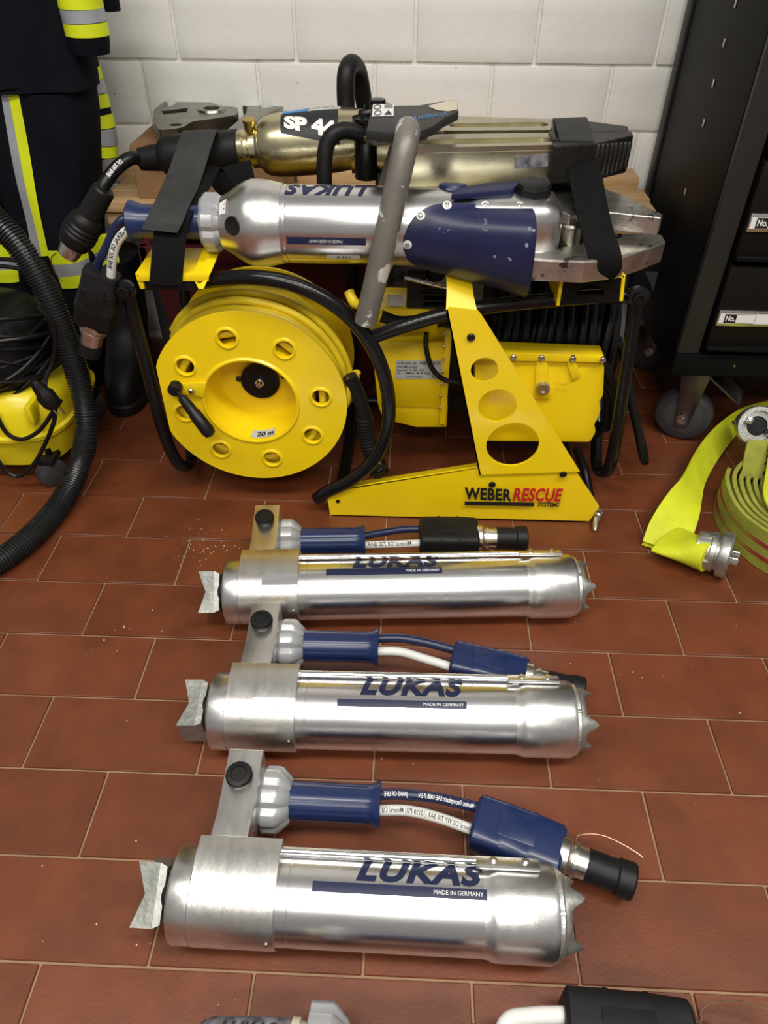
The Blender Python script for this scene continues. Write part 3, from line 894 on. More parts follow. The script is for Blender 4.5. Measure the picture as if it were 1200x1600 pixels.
# crank
cr = V((-0.3993, 0.8050, 0.2705))
g = B()
prism(g, [(-0.4118, 0.8120, 0.2736), (-0.3467, 0.8140, 0.2768), (-0.3560, 0.8140, 0.2455), (-0.3758, 0.8140, 0.2502), (-0.4111, 0.8120, 0.2530)], (0, .004, 0), .001)
crank = obj('crank_plate', g, 'yellow_paint', reel)
g = B(); lathe(g, [(.006, .0115), (-.010, .0115), (-.012, .010), (-.012, .004)], cr, (0, 1, 0), 24)
obj('crank_hub', g, 'black_rubber', reel)
g = B(); lathe(g, [(0, .005), (-.004, .005), (-.006, .003)], (-0.3738, 0.8100, 0.2630), (0, 1, 0), 12)
obj('crank_bolt', g, 'screw', reel)
g = B(); a_, b_ = V((-0.3940, 0.7960, 0.2684)), V((-0.3442, 0.7750, 0.1990))
lathe(g, [(0, .004), (.010, .004), (.012, .008), (.03, .0095), (.045, .0098), (.047, .0112), (.083, .0122), (.092, .0100), (.095, .004)], a_, b_ - a_, 20)
obj('crank_grip', g, 'black_plastic', reel)
# wound yellow hose
g = B()
rnd_ = random.Random(3)
for layer, rr_ in enumerate((.128, .141, .153)):
    for k in range(10 - layer):
        y = .835 + .0150 * k + .008 * layer
        if y > .99: continue
        pts = [RC + V((0, y - RC.y, 0)) + V((math.cos(a), 0, math.sin(a))) * (rr_ + rnd_.uniform(-.002, .002)) for a in [2 * math.pi * i / 40 for i in range(40)]]
        tube(g, pts, .0072, 8, closed=True, smooth=1)
wh = obj('wound_hose', g, 'yellow_hose', reel, label='yellow twin hose wound on the reel')
g = B()
arc = []
for k in range(3):
    pts = []
    for i in range(14):
        a = rad(150 - i * 11.0)
        q = RC + V((math.cos(a) * (.160 + .006 * k), .030 + .020 * k + .0045 * max(0, 6 - i), math.sin(a) * (.160 + .006 * k)))
        pts.append(q)
    pts.append(RC + V((.168 + .004 * k, .018 + .014 * k, -.010)))
    pts.append(V((-0.0947, 0.8300, 0.2819)) + V((.004 * k, .012 * k, 0)))
    tube(g, pts, .0070, 10, smooth=4)
obj('loose_hose', g, 'yellow_hose', reel)
# hose end with bend relief and coupling
g = B(); tube(g, [(-0.0984, 0.8350, 0.2840), (-0.0856, 0.8350, 0.2534), (-0.0758, 0.8350, 0.2164), (-0.0727, 0.8350, 0.1889)], .013, 14)
obj('hose_sleeve', g, 'black_rubber', reel)
g = B(); pth = [(-0.0737, 0.8350, 0.2028), (-0.0697, 0.8400, 0.1573), (-0.0616, 0.8400, 0.1194), (-0.0495, 0.8400, 0.0834)]
tube(g, pth, .015, 16, smooth=24, rf=lambda s: .0140 + .0022 * abs(math.sin(s * 420)))
obj('bend_relief', g, 'black_rubber', reel)
g = B(); lathe(g, [(0, .013), (.004, .017), (.010, .017), (.012, .013), (.020, .013), (.022, .019), (.034, .019), (.038, .015)], (-0.0545, 0.8420, 0.1032), (.25, 0, -1), 24)
obj('hose_coupling', g, 'black_gloss', reel)
# 20 m plate
def bowl(u, v):
    a = rad(263 + 33 * u); rr_ = .0815 - .0035 * (1 - v); y = .012 + (1 - v) * .020
    return RC + V((math.cos(a) * rr_, y - .006, math.sin(a) * rr_))
g = B(); patch(g, lambda u, v: V(bowl(u, v)) * 1.0, 8, 2)
lab = obj('length_plate', g, 'print_grey', reel, recalc=False)
g = B(); text(g, '20 m', lambda u, v: V(bowl(.2 + .72 * u, .82 - .62 * v)) + V((0, -.0008, .0008)), .03, .1, 2, 8)
obj('length_lettering', g, 'print_black', lab, recalc=False)

# --- second reel with black hose at the right rear
R2 = V((.155, 1.055, .275))
g = B()
lathe(g, [(0, .07), (0, .115), (.225, .115), (.225, .07)], R2, (1, 0, 0), 48)
reel2 = obj('rear_hose_reel', g, 'cabinet_dark', pu)
g = B()
for layer, rr_ in enumerate((.122, .137)):
    for k in range(11):
        x = .008 + .0200 * k + .008 * layer
        sl_ = rnd_.uniform(-.012, .012) + .012
        pts = [R2 + V((x + sl_ * math.sin(a), math.cos(a) * rr_, math.sin(a) * rr_)) for a in [2 * math.pi * i / 36 for i in range(36)]]
        tube(g, pts, .0075, 8, closed=True, smooth=1)
obj('wound_hose', g, 'cable_black', reel2)
for k in range(4):
    g = B()
    tube(g, [(0.1992, 1.0000, 0.2906), (0.2516, 0.9500, 0.3017), (0.3001, 0.9000, 0.3127), (0.3455, 0.8850, 0.2967), (0.3735, 0.8800, 0.2551), (0.3911, 0.8850, 0.1981), (0.3900, 0.9000, 0.1481), (0.3666, 0.9300, 0.1392)] if k == 0 else
         [(0.2851, 1.0000, 0.3567), (0.3109, 0.9600, 0.3387), (0.3557, 0.9500, 0.3069), (0.3908, 0.9500, 0.2949), (0.4138, 0.9600, 0.2366), (0.4235, 0.9800, 0.1231)] if k == 1 else
         [(0.3214, 1.0200, 0.3357), (0.3577, 1.0000, 0.3140), (0.3921, 0.9900, 0.2938), (0.4013, 0.9900, 0.2674), (0.4020, 1.0000, 0.1847)] if k == 2 else
         [(0.3506, 0.9000, 0.2559), (0.3762, 0.9000, 0.2161), (0.3840, 0.9000, 0.1596), (0.3723, 0.9100, 0.1229), (0.3605, 0.9400, 0.1141)], .0075, 10)
    obj('loose_hose', g, 'cable_black', reel2)

# --- fluid tank at the right front
g = B()
to = xz((0.1197, 0.8700, 0.3104), (0.3376, 0.8700, 0.3111), (0.3473, 0.8700, 0.2963), (0.3569, 0.8700, 0.2367), (0.3522, 0.8700, 0.2258), (0.3582, 0.8700, 0.2068), (0.3574, 0.8700, 0.1872), (0.3525, 0.8700, 0.1758), (0.3593, 0.8700, 0.1588), (0.3530, 0.8700, 0.1352), (0.1352, 0.8700, 0.1312))
prism(g, [(x, .868, z) for x, z in round_poly(to, .006, 3)], (0, .045, 0), .006, 3)
tank = obj('fluid_tank', g, 'yellow_paint', pu, 30, label='yellow cast fluid tank with drain plug')
g = B()
ro = xz((0.1180, 0.8620, 0.3246), (0.3409, 0.8620, 0.3205), (0.3466, 0.8620, 0.3083), (0.1195, 0.8620, 0.3073))
prism(g, [(x, .860, z) for x, z in round_poly(ro, .004, 3)], (0, .04, 0), .002, 2)
obj('tank_flange', g, 'yellow_paint', tank, 30)
for q4 in (xz((0.2258, 0.8620, 0.3101), (0.2458, 0.8620, 0.3093), (0.2623, 0.8620, 0.2308), (0.2325, 0.8620, 0.2300)), xz((0.2767, 0.8620, 0.3101), (0.2945, 0.8620, 0.3094), (0.3088, 0.8620, 0.2794), (0.2949, 0.8620, 0.2687))):
    g = B(); prism(g, [(x, .862, z) for x, z in q4], (0, .02, 0), .003, 2)
    obj('tank_rib', g, 'yellow_paint', tank, 30)
g = B(); lathe(g, [(.004, .0125), (-.004, .0125), (-.006, .011), (-.006, .006), (-.003, .005), (-.003, .002)], (0.2444, 0.8580, 0.2554), (0, 1, 0), 28)
obj('drain_plug', g, 'screw', tank)
for c in ((0.1848, 0.8580, 0.3161), (0.2333, 0.8580, 0.3162), (0.2872, 0.8580, 0.3163), (0.3390, 0.8580, 0.3152)):
    g = B(); lathe(g, [(.003, .0055), (-.003, .0055), (-.004, .004), (-.002, .003), (-.002, .001)], c, (0, 1, 0), 16)
    obj('tank_bolt', g, 'screw', tank)
for t_, a, b in (('CAP', (0.2668, 0.8672, 0.2584), (0.2908, 0.8672, 0.2577)), ('OIL MAX', (0.2686, 0.8672, 0.2466), (0.2928, 0.8672, 0.2459))):
    g = B(); p0, p1 = V(a), V(b)
    text(g, t_, quadmap(p0, p1, p0 + V((0, 0, .007)), .0003), .0, .0, 1)
    obj('cast_mark', g, 'yellow_hose', tank, recalc=False)

# --- pump housing in the middle
g = B()
prism(g, [(-0.0640, 0.9300, 0.2875), (-0.0534, 0.9300, 0.1650), (0.0838, 0.9300, 0.1603), (0.0748, 0.9300, 0.3039), (-0.0511, 0.9300, 0.3007)], (0, .16, 0), .004)
pump = obj('pump_housing', g, 'yellow_paint', pu, 30, label='yellow pump housing with silver rating plate')
g = B()
prism(g, [(-0.0536, 0.9350, 0.1648), (-0.0435, 0.9350, 0.1309), (0.0231, 0.9350, 0.1132), (0.0843, 0.9350, 0.1151), (0.0838, 0.9350, 0.1630)], (0, .14, 0), .003)
obj('housing_tray', g, 'yellow_paint', pump, 30)
g = B()
box(g, (V((0.0707, 0.9250, 0.3315)) + V((0.0778, 0.9250, 0.1337))) / 2, (.012, .012, .20), .001)
fl = obj('housing_flange', g, 'yellow_paint', pump)
for y in (0, 1, 2, 3, 4, 5, 6):
    g = B(); lathe(g, [(0, .003), (-.003, .0028), (-.004, .0015)], V((0.0672, 0.9170, 0.3293)) + V((0, 0, -.026 * y)), (0, 1, 0), 10)
    obj('flange_bolt', g, 'screw', fl)
q = V((-0.0194, 0.9285, 0.2265)); w_ = V((0.0650, 0.9285, 0.2288)) - q; h_ = V((-0.0201, 0.9285, 0.2657)) - q
h_.x = 0
g = B(); patch(g, quadmap(q, q + w_, q + h_, .0003), 1, 1)
rp = obj('rating_plate', g, 'print_grey', pump, recalc=False)
for s, u0, v0, u1, v1 in (('WEBER RESCUE', .52, .78, .98, .95), ('V 70 SAH 20', .03, .78, .45, .92), ('SP 63 MPa 2.2 kW', .03, .60, .48, .72), ('Serial 0 42 12', .03, .44, .62, .55),
                          ('V - MPa 4.8 kg', .03, .25, .75, .37), ('Germany', .25, .05, .6, .18), ('CE', .82, .06, .96, .26)):
    g = B(); text(g, s, lambda u, v: q + w_ * (u0 + (u1 - u0) * u) + h_ * (v0 + (v1 - v0) * v) + V((0, -.0008, 0)), .01, 0, 1)
    obj('plate_lettering', g, 'print_black', rp, recalc=False)
g = B()
box(g, V((-0.0082, 1.0200, 0.3021)), (.13, .10, .09), .006)
obj('pump_cover', g, 'yellow_paint', pump, 30)
q = V((-0.0376, 0.9680, 0.3541)); g = B(); patch(g, quadmap(q, q + V((.028, 0, 0)), q + V((0, 0, .022)), .0004), 1, 1)
obj('cover_sticker', g, 'print_grey', pump, recalc=False)
# engine, lever and filler behind the arm
g = B()
box(g, V((0.0518, 1.0400, 0.3332)), (.09, .10, .10), .006)
box(g, V((0.0143, 1.0000, 0.3630)), (.034, .05, .10), .004)
for k in range(6): box(g, V((0.0515, 0.9850, 0.3681)) + V((0, 0, -.012 * k + .02)), (.055, .03, .004), .001)
lathe(g, [(0, .018), (.02, .018), (.022, .012), (.03, .012)], (0.0477, 1.0000, 0.4002), (0, -.3, 1), 20)
box(g, (.10, 1.08, .18), (.12, .14, .16), .01)
eng = obj('engine_block', g, 'engine_dark', pu, 30)
g = B(); tube(g, [(-0.0073, 0.9300, 0.4248), (0.0237, 0.9300, 0.4175), (0.0683, 0.9300, 0.4081)], .0042, 10)
obj('valve_lever', g, 'chrome', eng)
g = B(); lathe(g, [(0, .016), (.006, .018), (.012, .018), (.014, .008)], (-0.0246, 0.9700, 0.4135), (0, -1, .2), 20)
obj('filler_cap', g, 'black_gloss', eng)
g = B(); tube(g, [(-0.0976, 0.8600, 0.4284), (-0.0888, 0.8500, 0.4143), (-0.0770, 0.8600, 0.4032), (-0.0516, 0.8900, 0.3735), (-0.0450, 0.8900, 0.3713)], .0085, 12)
hs_ = obj('supply_hose', g, 'yellow_hose', eng)
g = B(); tube(g, [(-0.0450, 0.8900, 0.3713), (-0.0130, 0.9000, 0.3565), (0.0351, 0.9100, 0.3564)], .0105, 12)
obj('hose_grip', g, 'black_rubber', hs_)
g = B(); tube(g, [(0.0336, 0.9000, 0.3370), (0.0350, 0.9000, 0.3059), (0.0471, 0.9000, 0.2676), (0.0682, 0.9000, 0.2455), (0.0958, 0.9000, 0.2382), (0.1262, 0.9100, 0.2332)], .0048, 10)
obj('ignition_cable', g, 'cable_black', eng)
for k, pts in enumerate(([(0.1655, 0.9300, 0.0870), (0.1974, 0.9000, 0.1213), (0.2357, 0.9000, 0.1134), (0.2830, 0.9200, 0.0632)], [(0.3435, 0.9200, 0.0842), (0.3680, 0.9000, 0.0360), (0.3766, 0.8400, 0.0024), (0.3798, 0.8200, 0.0062)])):
    g = B(); tube(g, pts, .008, 10); obj('drain_hose', g, 'cable_black', eng)
# dark red crate standing under the bench
cr_ = thing('storage_crate', 'dark red plastic crate on the floor behind the hose reel', 'crate', (-.30, 1.35, 0))
g = B()
rings = [[(-.305 + sx * a, 1.36 + sy * b, z) for sx, sy in ((-1, -1), (1, -1), (1, 1), (-1, 1))] for z, a, b in ((0, .22, .10), (.33, .26, .115), (.33, .245, .10), (.02, .205, .085))]
loft(g, rings)
cb_ = obj('crate_body', g, 'maroon', cr_, 20)
g = B()
for (c, s_) in (((-.305, 1.244, .335), (.54, .018, .035)), ((-.305, 1.476, .335), (.54, .018, .035)), ((-.566, 1.36, .335), (.018, .25, .035)), ((-.044, 1.36, .335), (.018, .25, .035))):
    box(g, c, s_, .003)
obj('crate_rim', g, 'maroon', cr_)

# ---------------------------------------------------------------- silver cutter lying on the saddles
CY, CZ = .855, .537
ct = thing('rescue_cutter', 'silver hydraulic cutter with blue blade guard strapped on the power unit', 'rescue tool', (-.05, CY, CZ - .06))
def cm(x0, x1, a0, a1, r):
    def fn(u, v):
        a = rad(a0 + (a1 - a0) * v)
        return V((x0 + (x1 - x0) * u, CY + r * math.sin(a), CZ + r * math.cos(a)))
    return fn
O_ = (0, CY, CZ)
g = B()
lathe(g, [(-.434, .010), (-.435, .026), (-.432, .0305), (-.425, .0285), (-.412, .0245), (-.318, .0245)], O_, (1, 0, 0), 64,
      rf=lambda a, s: 1 - (.05 * max(0.0, math.cos(12 * a)) ** 4 if s > -.405 else 0))
obj('blue_grip', g, 'blue_plastic', ct, 45)
g = B()
lathe(g, [(-.322, .025), (-.318, .040), (-.313, .0435), (-.297, .0435), (-.293, .040), (-.285, .036)], O_, (1, 0, 0), 64, rf=star(8, .12))
obj('star_knob', g, 'knob_grey', ct, 28)
g = B()
lathe(g, [(-.290, .034), (-.288, .0385), (-.282, .0415), (-.274, .046), (-.262, .054), (-.250, .0605), (-.240, .0632), (-.226, .0632), (-.214, .0618), (-.202, .0592), (-.194, .0580), (-.1935, .0555)], O_, (1, 0, 0), 80)
dome = obj('valve_dome', g, 'satin_alu', ct)
g = B(); a = rad(-75)
nrm = V((-.35, math.sin(a), math.cos(a))).normalized()
lathe(g, [(-.004, .0135), (.002, .0135), (.0035, .012), (.0025, .008), (.0025, .002)], V((-.262, CY + .0535 * math.sin(a), CZ + .0535 * math.cos(a))), nrm, 28)
obj('black_plug', g, 'black_plastic', dome)
g = B(); patch(g, lambda u, v: V((-.286 + .012 * u, CY + (.0395 + .0085 * u) * math.sin(rad(-55 + 28 * v)), CZ + (.0395 + .0085 * u) * math.cos(rad(-55 + 28 * v)))), 4, 4)
wl = obj('warning_label', g, 'print_white', dome, recalc=False)
g = B(); text(g, '<', lambda u, v: V((-.283 + .007 * u, CY + (.0408 + .006 * u) * math.sin(rad(-48 + 14 * v)), CZ + (.0408 + .006 * u) * math.cos(rad(-48 + 14 * v)))), .01, 0, 2)
obj('label_mark', g, 'print_red', wl, recalc=False)
# barrel
g = B()
lathe(g, [(-.1945, .0560), (-.190, .0568), (-.186, .0568), (-.1855, .0560), (-.183, .0568), (.10, .0568), (.112, .054)], O_, (1, 0, 0), 80)
cb = obj('barrel', g, 'tube_alu', ct)
g = B(); text(g, 'LUKAS', lambda u, v: cm(-.187, -.064, -26, 4, .0572)(1 - u, 1 - v), .04, .28, 8, spc=1.1)
obj('brand_lettering', g, 'print_navy', cb, recalc=False)
g = B(); patch(g, cm(-.183, -.065, -100, -89, .0571), 3, 4)
obj('label_stripe', g, 'print_navy', cb, recalc=False)
g = B(); text(g, 'MADE IN GERMANY', lambda u, v: cm(-.150, -.100, -97, -92, .0574)(1 - u, 1 - v), .0, .0, 2)
obj('small_lettering', g, 'print_white', cb, recalc=False)
g = B(); patch(g, cm(-.125, -.075, -128, -119, .0572), 3, 4)
sm = obj('paper_label', g, 'print_white', cb, recalc=False)
g = B(); text(g, 'S 511', cm(-.110, -.090, -126, -121, .0574), .02, .0, 2)
obj('label_mark', g, 'print_black', sm, recalc=False)
# yoke
g = B(); rings = []
for x, hy, z0, z1 in ((.085, .050, -.050, .0515), (.10, .0545, -.048, .0545), (.15, .056, -.045, .0545), (.195, .054, -.042, .0535), (.215, .046, -.036, .048), (.224, .034, -.028, .036)):
    ring = []
    for i in range(32):
        a = 2 * math.pi * i / 32
        ca, sa = math.cos(a), math.sin(a)
        e = .55
        yy = hy * math.copysign(abs(ca) ** e, ca); zz = (z1 - z0) / 2 * math.copysign(abs(sa) ** e, sa) + (z1 + z0) / 2
        ring.append((x, CY + yy, CZ + zz))
    rings.append(ring)
loft(g, rings)
yoke = obj('yoke', g, 'satin_alu', ct, 50)
g = B(); lathe(g, [(0, .026), (.012, .026), (.017, .0235), (.019, .018), (.0195, .004)], (.180, CY - .006, CZ + .052), (0, -.08, 1), 8)
obj('pivot_cap', g, 'black_plastic', yoke, 20)
g = B(); lathe(g, [(0, .020), (.003, .022), (.006, .020), (.007, .006)], (.062, CY + .010, CZ + .0535), (0, .15, 1), 28)
obj('blue_stop', g, 'blue_plastic', yoke)
g = B(); prism(g, [(0.0574, 0.8113, 0.6000), (0.1464, 0.8337, 0.6000), (0.1645, 0.8742, 0.6000), (0.1114, 0.8650, 0.6000), (0.0647, 0.8351, 0.6000)], (0, 0, -.010), .002)
obj('rear_guard', g, 'navy_guard', yoke)
# blades (both lie in a level plane)
g = B()
bl = [(0.2071, 0.9004, 0.5600), (0.2310, 0.9582, 0.5600), (0.2781, 1.0009, 0.5600), (0.3101, 0.9857, 0.5600), (0.3356, 0.9575, 0.5600), (0.3807, 0.8602, 0.5600), (0.3742, 0.8458, 0.5600), (0.3445, 0.8526, 0.5600), (0.3130, 0.8622, 0.5600), (0.2855, 0.8693, 0.5600), (0.2389, 0.8497, 0.5600)]
prism(g, flat(bl)[0], (0, 0, -.026), .0012, 1)
obj('blade', g, 'steel_blade', ct, 20)
g = B()
bl = [(0.1634, 0.7934, 0.5200), (0.2595, 0.8444, 0.5200), (0.3180, 0.8690, 0.5200), (0.3681, 0.8937, 0.5200), (0.3962, 0.8896, 0.5200), (0.3962, 0.8623, 0.5200), (0.3599, 0.8288, 0.5200), (0.3098, 0.7911, 0.5200), (0.2572, 0.7739, 0.5200), (0.1935, 0.7778, 0.5200), (0.1619, 0.7786, 0.5200)]
prism(g, flat(bl)[0], (0, 0, -.034), .003, 2)
obj('blade', g, 'steel_blade', ct, 20)
g = B(); lathe(g, [(-.03, .018), (.016, .018), (.019, .015), (.019, .004)], (.245, CY - .002, CZ - .008), (0, 0, 1), 20)
obj('blade_bolt', g, 'steel_dark', ct)
# blade guard: a flared half shell round the front of the yoke
def guard(s, v, off=0.0):
    x = -.010 + .190 * s
    spread = math.sqrt(max(0.0, 1 - (1 - min(1, s / .34)) ** 2))
    at_, ab = -95 + 56 * spread, -95 - 55 * spread
    a = rad(at_ + (ab - at_) * v)
    fl_ = .0585 + .052 * max(0, (s - .12) / .88) ** 1.15 * min(1.0, max(0.0, (v - .07) / .22)) ** .7 * (1 - .25 * max(0, v - .7) / .3)
    lip = (.030 * s * min(1.0, v / .15)) if s > .97 else 0
    return V((x - .006 * (1 - v) * (s > .99), CY + (fl_ + off) * math.sin(a) * 1.0, CZ + (fl_ + off) * math.cos(a)))
g = B(); nu, nv = 28, 20
outg = [[g.verts.new(guard(.002 + .998 * i / nu, j / nv, .0035)) for j in range(nv + 1)] for i in range(nu + 1)]
inng = [[g.verts.new(guard(.002 + .998 * i / nu, j / nv, 0)) for j in range(nv + 1)] for i in range(nu + 1)]
for i in range(nu):
    for j in range(nv):
        g.faces.new((outg[i][j], outg[i + 1][j], outg[i + 1][j + 1], outg[i][j + 1]))
        g.faces.new((inng[i][j + 1], inng[i + 1][j + 1], inng[i + 1][j], inng[i][j]))
    g.faces.new((outg[i][0], inng[i][0], inng[i + 1][0], outg[i + 1][0]))
    g.faces.new((outg[i + 1][nv], inng[i + 1][nv], inng[i][nv], outg[i][nv]))
for j in range(nv):
    g.faces.new((outg[nu][j], inng[nu][j], inng[nu][j + 1], outg[nu][j + 1]))
    g.faces.new((outg[0][j + 1], inng[0][j + 1], inng[0][j], outg[0][j]))
gd = obj('blade_guard', g, 'navy_guard', ct, 60, label='dark blue flared blade guard')
for s, v in ((.035, .5), (.13, .07), (.33, .035), (.62, .03), (.88, .03)):
    p = guard(s, v, .0036); n = (p - V((p.x, CY, CZ))).normalized()
    g = B(); lathe(g, [(0, .0066), (.0012, .0066), (.0016, .0055), (.0016, .001)], p, n, 20)
    ws = obj('washer', g, 'print_white', gd)
    g = B(); lathe(g, [(.0012, .0034), (.0032, .0034), (.0036, .0024), (.0024, .0016), (.0024, .0005)], p, n, 14)
    obj('screw', g, 'screw', gd)
# carrying bow
g = B()
tube(g, [(-0.0650, 0.7650, 0.4212), (-0.0460, 0.7620, 0.5022), (-0.0307, 0.7650, 0.5710), (-0.0168, 0.7750, 0.6350), (-0.0091, 0.7900, 0.6692), (-0.0071, 0.8200, 0.6780), (-0.0101, 0.8650, 0.6650), (-0.0186, 0.9100, 0.6306), (-0.0315, 0.9400, 0.5853), (-0.0458, 0.9500, 0.5276), (-0.0564, 0.9500, 0.4746)], .0172, 24, smooth=10)
obj('carrying_bow', g, 'grey_bow', ct, label='bent grey tubular carrying bow, paint worn off')
g = B(); tube(g, [(-0.0409, 0.8300, 0.4587), (-0.0327, 0.8200, 0.4837), (-0.0240, 0.8200, 0.5010)], .006, 12)
obj('bow_stay', g, 'chrome', ct)
# hoses to the coupling on the left
bh = [(-.428, CY + .006, CZ + .006), (-.452, CY - .004, CZ - .002), (-0.4822, 0.8450, 0.4932), (-0.4978, 0.8450, 0.4722), (-0.5063, 0.8450, 0.4509)]
wh_ = [(-.428, CY - .008, CZ - .006), (-0.4425, 0.8350, 0.5237), (-0.4582, 0.8330, 0.5053), (-0.4693, 0.8330, 0.4797), (-0.4799, 0.8350, 0.4471)]
g = B(); tube(g, bh, .0066, 12); h = obj('blue_hose', g, 'blue_hose', ct)
g = B(); tube(g, wh_, .0072, 12); h = obj('white_hose', g, 'white_hose', ct)
g = B(); text(g, 'MINERAL OIL 700 BAR', path_map(wh_, .0075, (0, -1, .4), rad(30), .006, .075), .02, 0, 2, 10, 2)
obj('hose_print', g, 'print_black', h, recalc=False)
def side_block(par, p, q, W_, H_, m_):
    p, q = V(p), V(q); d = (q - p); L_ = d.length; d.normalize()
    side = V((0, 1, 0)).cross(d).normalized(); n = d.cross(side)
    g = B(); rings = []
    for t, k in ((0, .78), (.006, .84), (.02, .86), (.3, .90), (.32, .93), (.34, .90), (.60, 1.0), (.64, 1.03), (.68, 1.0), (.93, .96), (1, .80)):
        ring = []
        for i in range(24):
            a = 2 * math.pi * i / 24; ca, sa = math.cos(a), math.sin(a)
            ring.append(p + d * L_ * t + side * (W_ / 2 * k * math.copysign(abs(ca) ** .5, ca)) + n * (H_ / 2 * k * math.copysign(abs(sa) ** .5, sa)))
        rings.append(ring)
    loft(g, rings)
    b = obj('coupling_block', g, m_, par, 30)
    g = B(); box(g, p + d * L_ * .45 - n * (H_ / 2 * .92) if n.y > 0 else p + d * L_ * .45 + n * (H_ / 2 * .92), (L_ * .48, W_ * .45, .004), .001, Matrix((d, side, n)).transposed())
    obj('grip_panel', g, m_, b)
    g = B(); lathe(g, [(-.006, .024), (.004, .024), (.006, .019), (.008, .019), (.009, .022), (.013, .022), (.014, .018), (.036, .018), (.038, .014)], q, d, 28)
    obj('coupling_neck', g, 'coupling_metal', par)
    g = B(); lathe(g, [(.034, .0165), (.035, .0185), (.058, .0185), (.060, .015)], q, d, 28)
    obj('dust_cap', g, 'black_rubber', par)
side_block(ct, (-0.4914, 0.8400, 0.4618), (-0.5290, 0.8400, 0.3677), .066, .05, 'black_rubber')

# ---------------------------------------------------------------- golden spreader behind it
sp = thing('rescue_spreader', 'golden hydraulic spreader with black serrated tips lying behind the silver cutter', 'rescue tool', (0, 1.04, .53))
SA = V((-.208, 1.042, .603)); SD = (V((-.208, 1.042, .603)) - V((-0.3741, 1.0420, 0.5857))).normalized()
SD.y = 0; SD.normalize()
def spm(t0, t1, a0, a1, rfun):
    d, u, w = frame(SD)
    def fn(uu, vv):
        t = t0 + (t1 - t0) * uu; a = rad(a0 + (a1 - a0) * vv)
        return SA + SD * t + (V((0, 1, 0)) * math.sin(a) + u * math.cos(a)) * rfun(t)
    return fn
g = B(); lathe(g, [(-.262, .010), (-.258, .018), (-.222, .022), (-.214, .030), (-.205, .033), (-.170, .033), (-.168, .031), (-.085, .0315), (-.082, .028)], SA, SD, 40)
obj('black_grip', g, 'black_rubber', sp)
g = B(); lathe(g, [(-.085, .024), (-.083, .0285), (-.074, .0295), (-.071, .027), (-.066, .027), (-.062, .0310), (-.052, .0310), (-.049, .0335), (-.044, .0345), (-.040, .033), (-.036, .034)], SA, SD, 48)
ring = obj('brass_collar', g, 'gold', sp)
g = B(); lathe(g, [(0, .009), (.014, .009), (.0145, .0105), (.020, .0105), (.021, .008)], SA + SD * -.060 + V((0, -.012, .028)), (0, -.2, 1), 18)
obj('bleed_screw', g, 'brass', ring)
BODY = [(-.046, .033), (-.044, .040), (-.036, .0445), (-.022, .0475), (-.005, .0490), (.050, .0500), (.085, .0490), (.110, .0460), (.135, .0400), (.150, .034)]
def brad(t):
    for (a, ra), (b, rb) in zip(BODY, BODY[1:]):
        if a <= t <= b: return ra + (rb - ra) * (t - a) / (b - a)
    return .034
g = B(); lathe(g, BODY, SA, SD, 72)
body = obj('body', g, 'gold', sp)
def slanted(t0, t1, a00, a01, a10, a11, off):
    """Patch whose angle range drifts from a00..a01 at the left to a10..a11 at the right."""
    return lambda u, v: spm(t0, t1, a00 + (a10 - a00) * u, a01 + (a11 - a01) * u, lambda t: brad(t) + off)(u, v)
g = B(); patch(g, slanted(-.002, .092, -56, -14, -86, -14, .0005), 12, 10)
l1 = obj('model_label', g, 'print_black', body, recalc=False)
g = B(); text(g, 'SP 44', slanted(.004, .088, -48, -20, -76, -44, .0012), .06, 0, 6, 8)
obj('model_lettering', g, 'print_white', l1, recalc=False)
g = B(); patch(g, spm(.000, .042, -12, 22, lambda t: brad(t) + .0005), 6, 6)
l2 = obj('blue_label', g, 'print_blue', body, recalc=False)
g = B(); text(g, 'TEST 07', spm(.006, .036, -6, 6, lambda t: brad(t) + .0009), .0, 0, 3)
obj('label_mark', g, 'print_white', l2, recalc=False)
g = B(); patch(g, spm(.046, .095, -12, 16, lambda t: brad(t) + .0005), 6, 6)
l3 = obj('rating_label', g, 'print_grey', body, recalc=False)
for k in range(3):
    g = B(); text(g, ('weber-hydraulik', 'Serial 63 MPa', 'CE 2013')[k], spm(.049, .085, 9 - 7 * k, 13 - 7 * k, lambda t: brad(t) + .0009), .0, 0, 2)
    obj('label_mark', g, 'print_black', l3, recalc=False)
# yoke of the spreader
g = B(); rings = []
for x, hy, hz in ((-.10, .043, .043), (-.07, .050, .042), (-.03, .058, .036), (.02, .064, .032), (.05, .06, .028)):
    ring_ = []
    for i in range(32):
        a = 2 * math.pi * i / 32; ca, sa = math.cos(a), math.sin(a); e = .7
        ring_.append((x, 1.042 + hy * math.copysign(abs(ca) ** e, ca), .606 + hz * math.copysign(abs(sa) ** e, sa)))
    rings.append(ring_)
loft(g, rings)
yk = obj('yoke', g, 'gold', sp, 50)
for x, y in ((-.074, 1.000), (-.060, 1.088)):
    g = B(); lathe(g, [(-.075, .020), (0, .020), (.001, .024), (.006, .024), (.007, .019), (.010, .019), (.011, .023), (.016, .023), (.018, .014), (.024, .013), (.025, .006)], (x, y, .640), (0, 0, 1), 32)
    obj('pivot_bolt', g, 'black_gloss', sp)
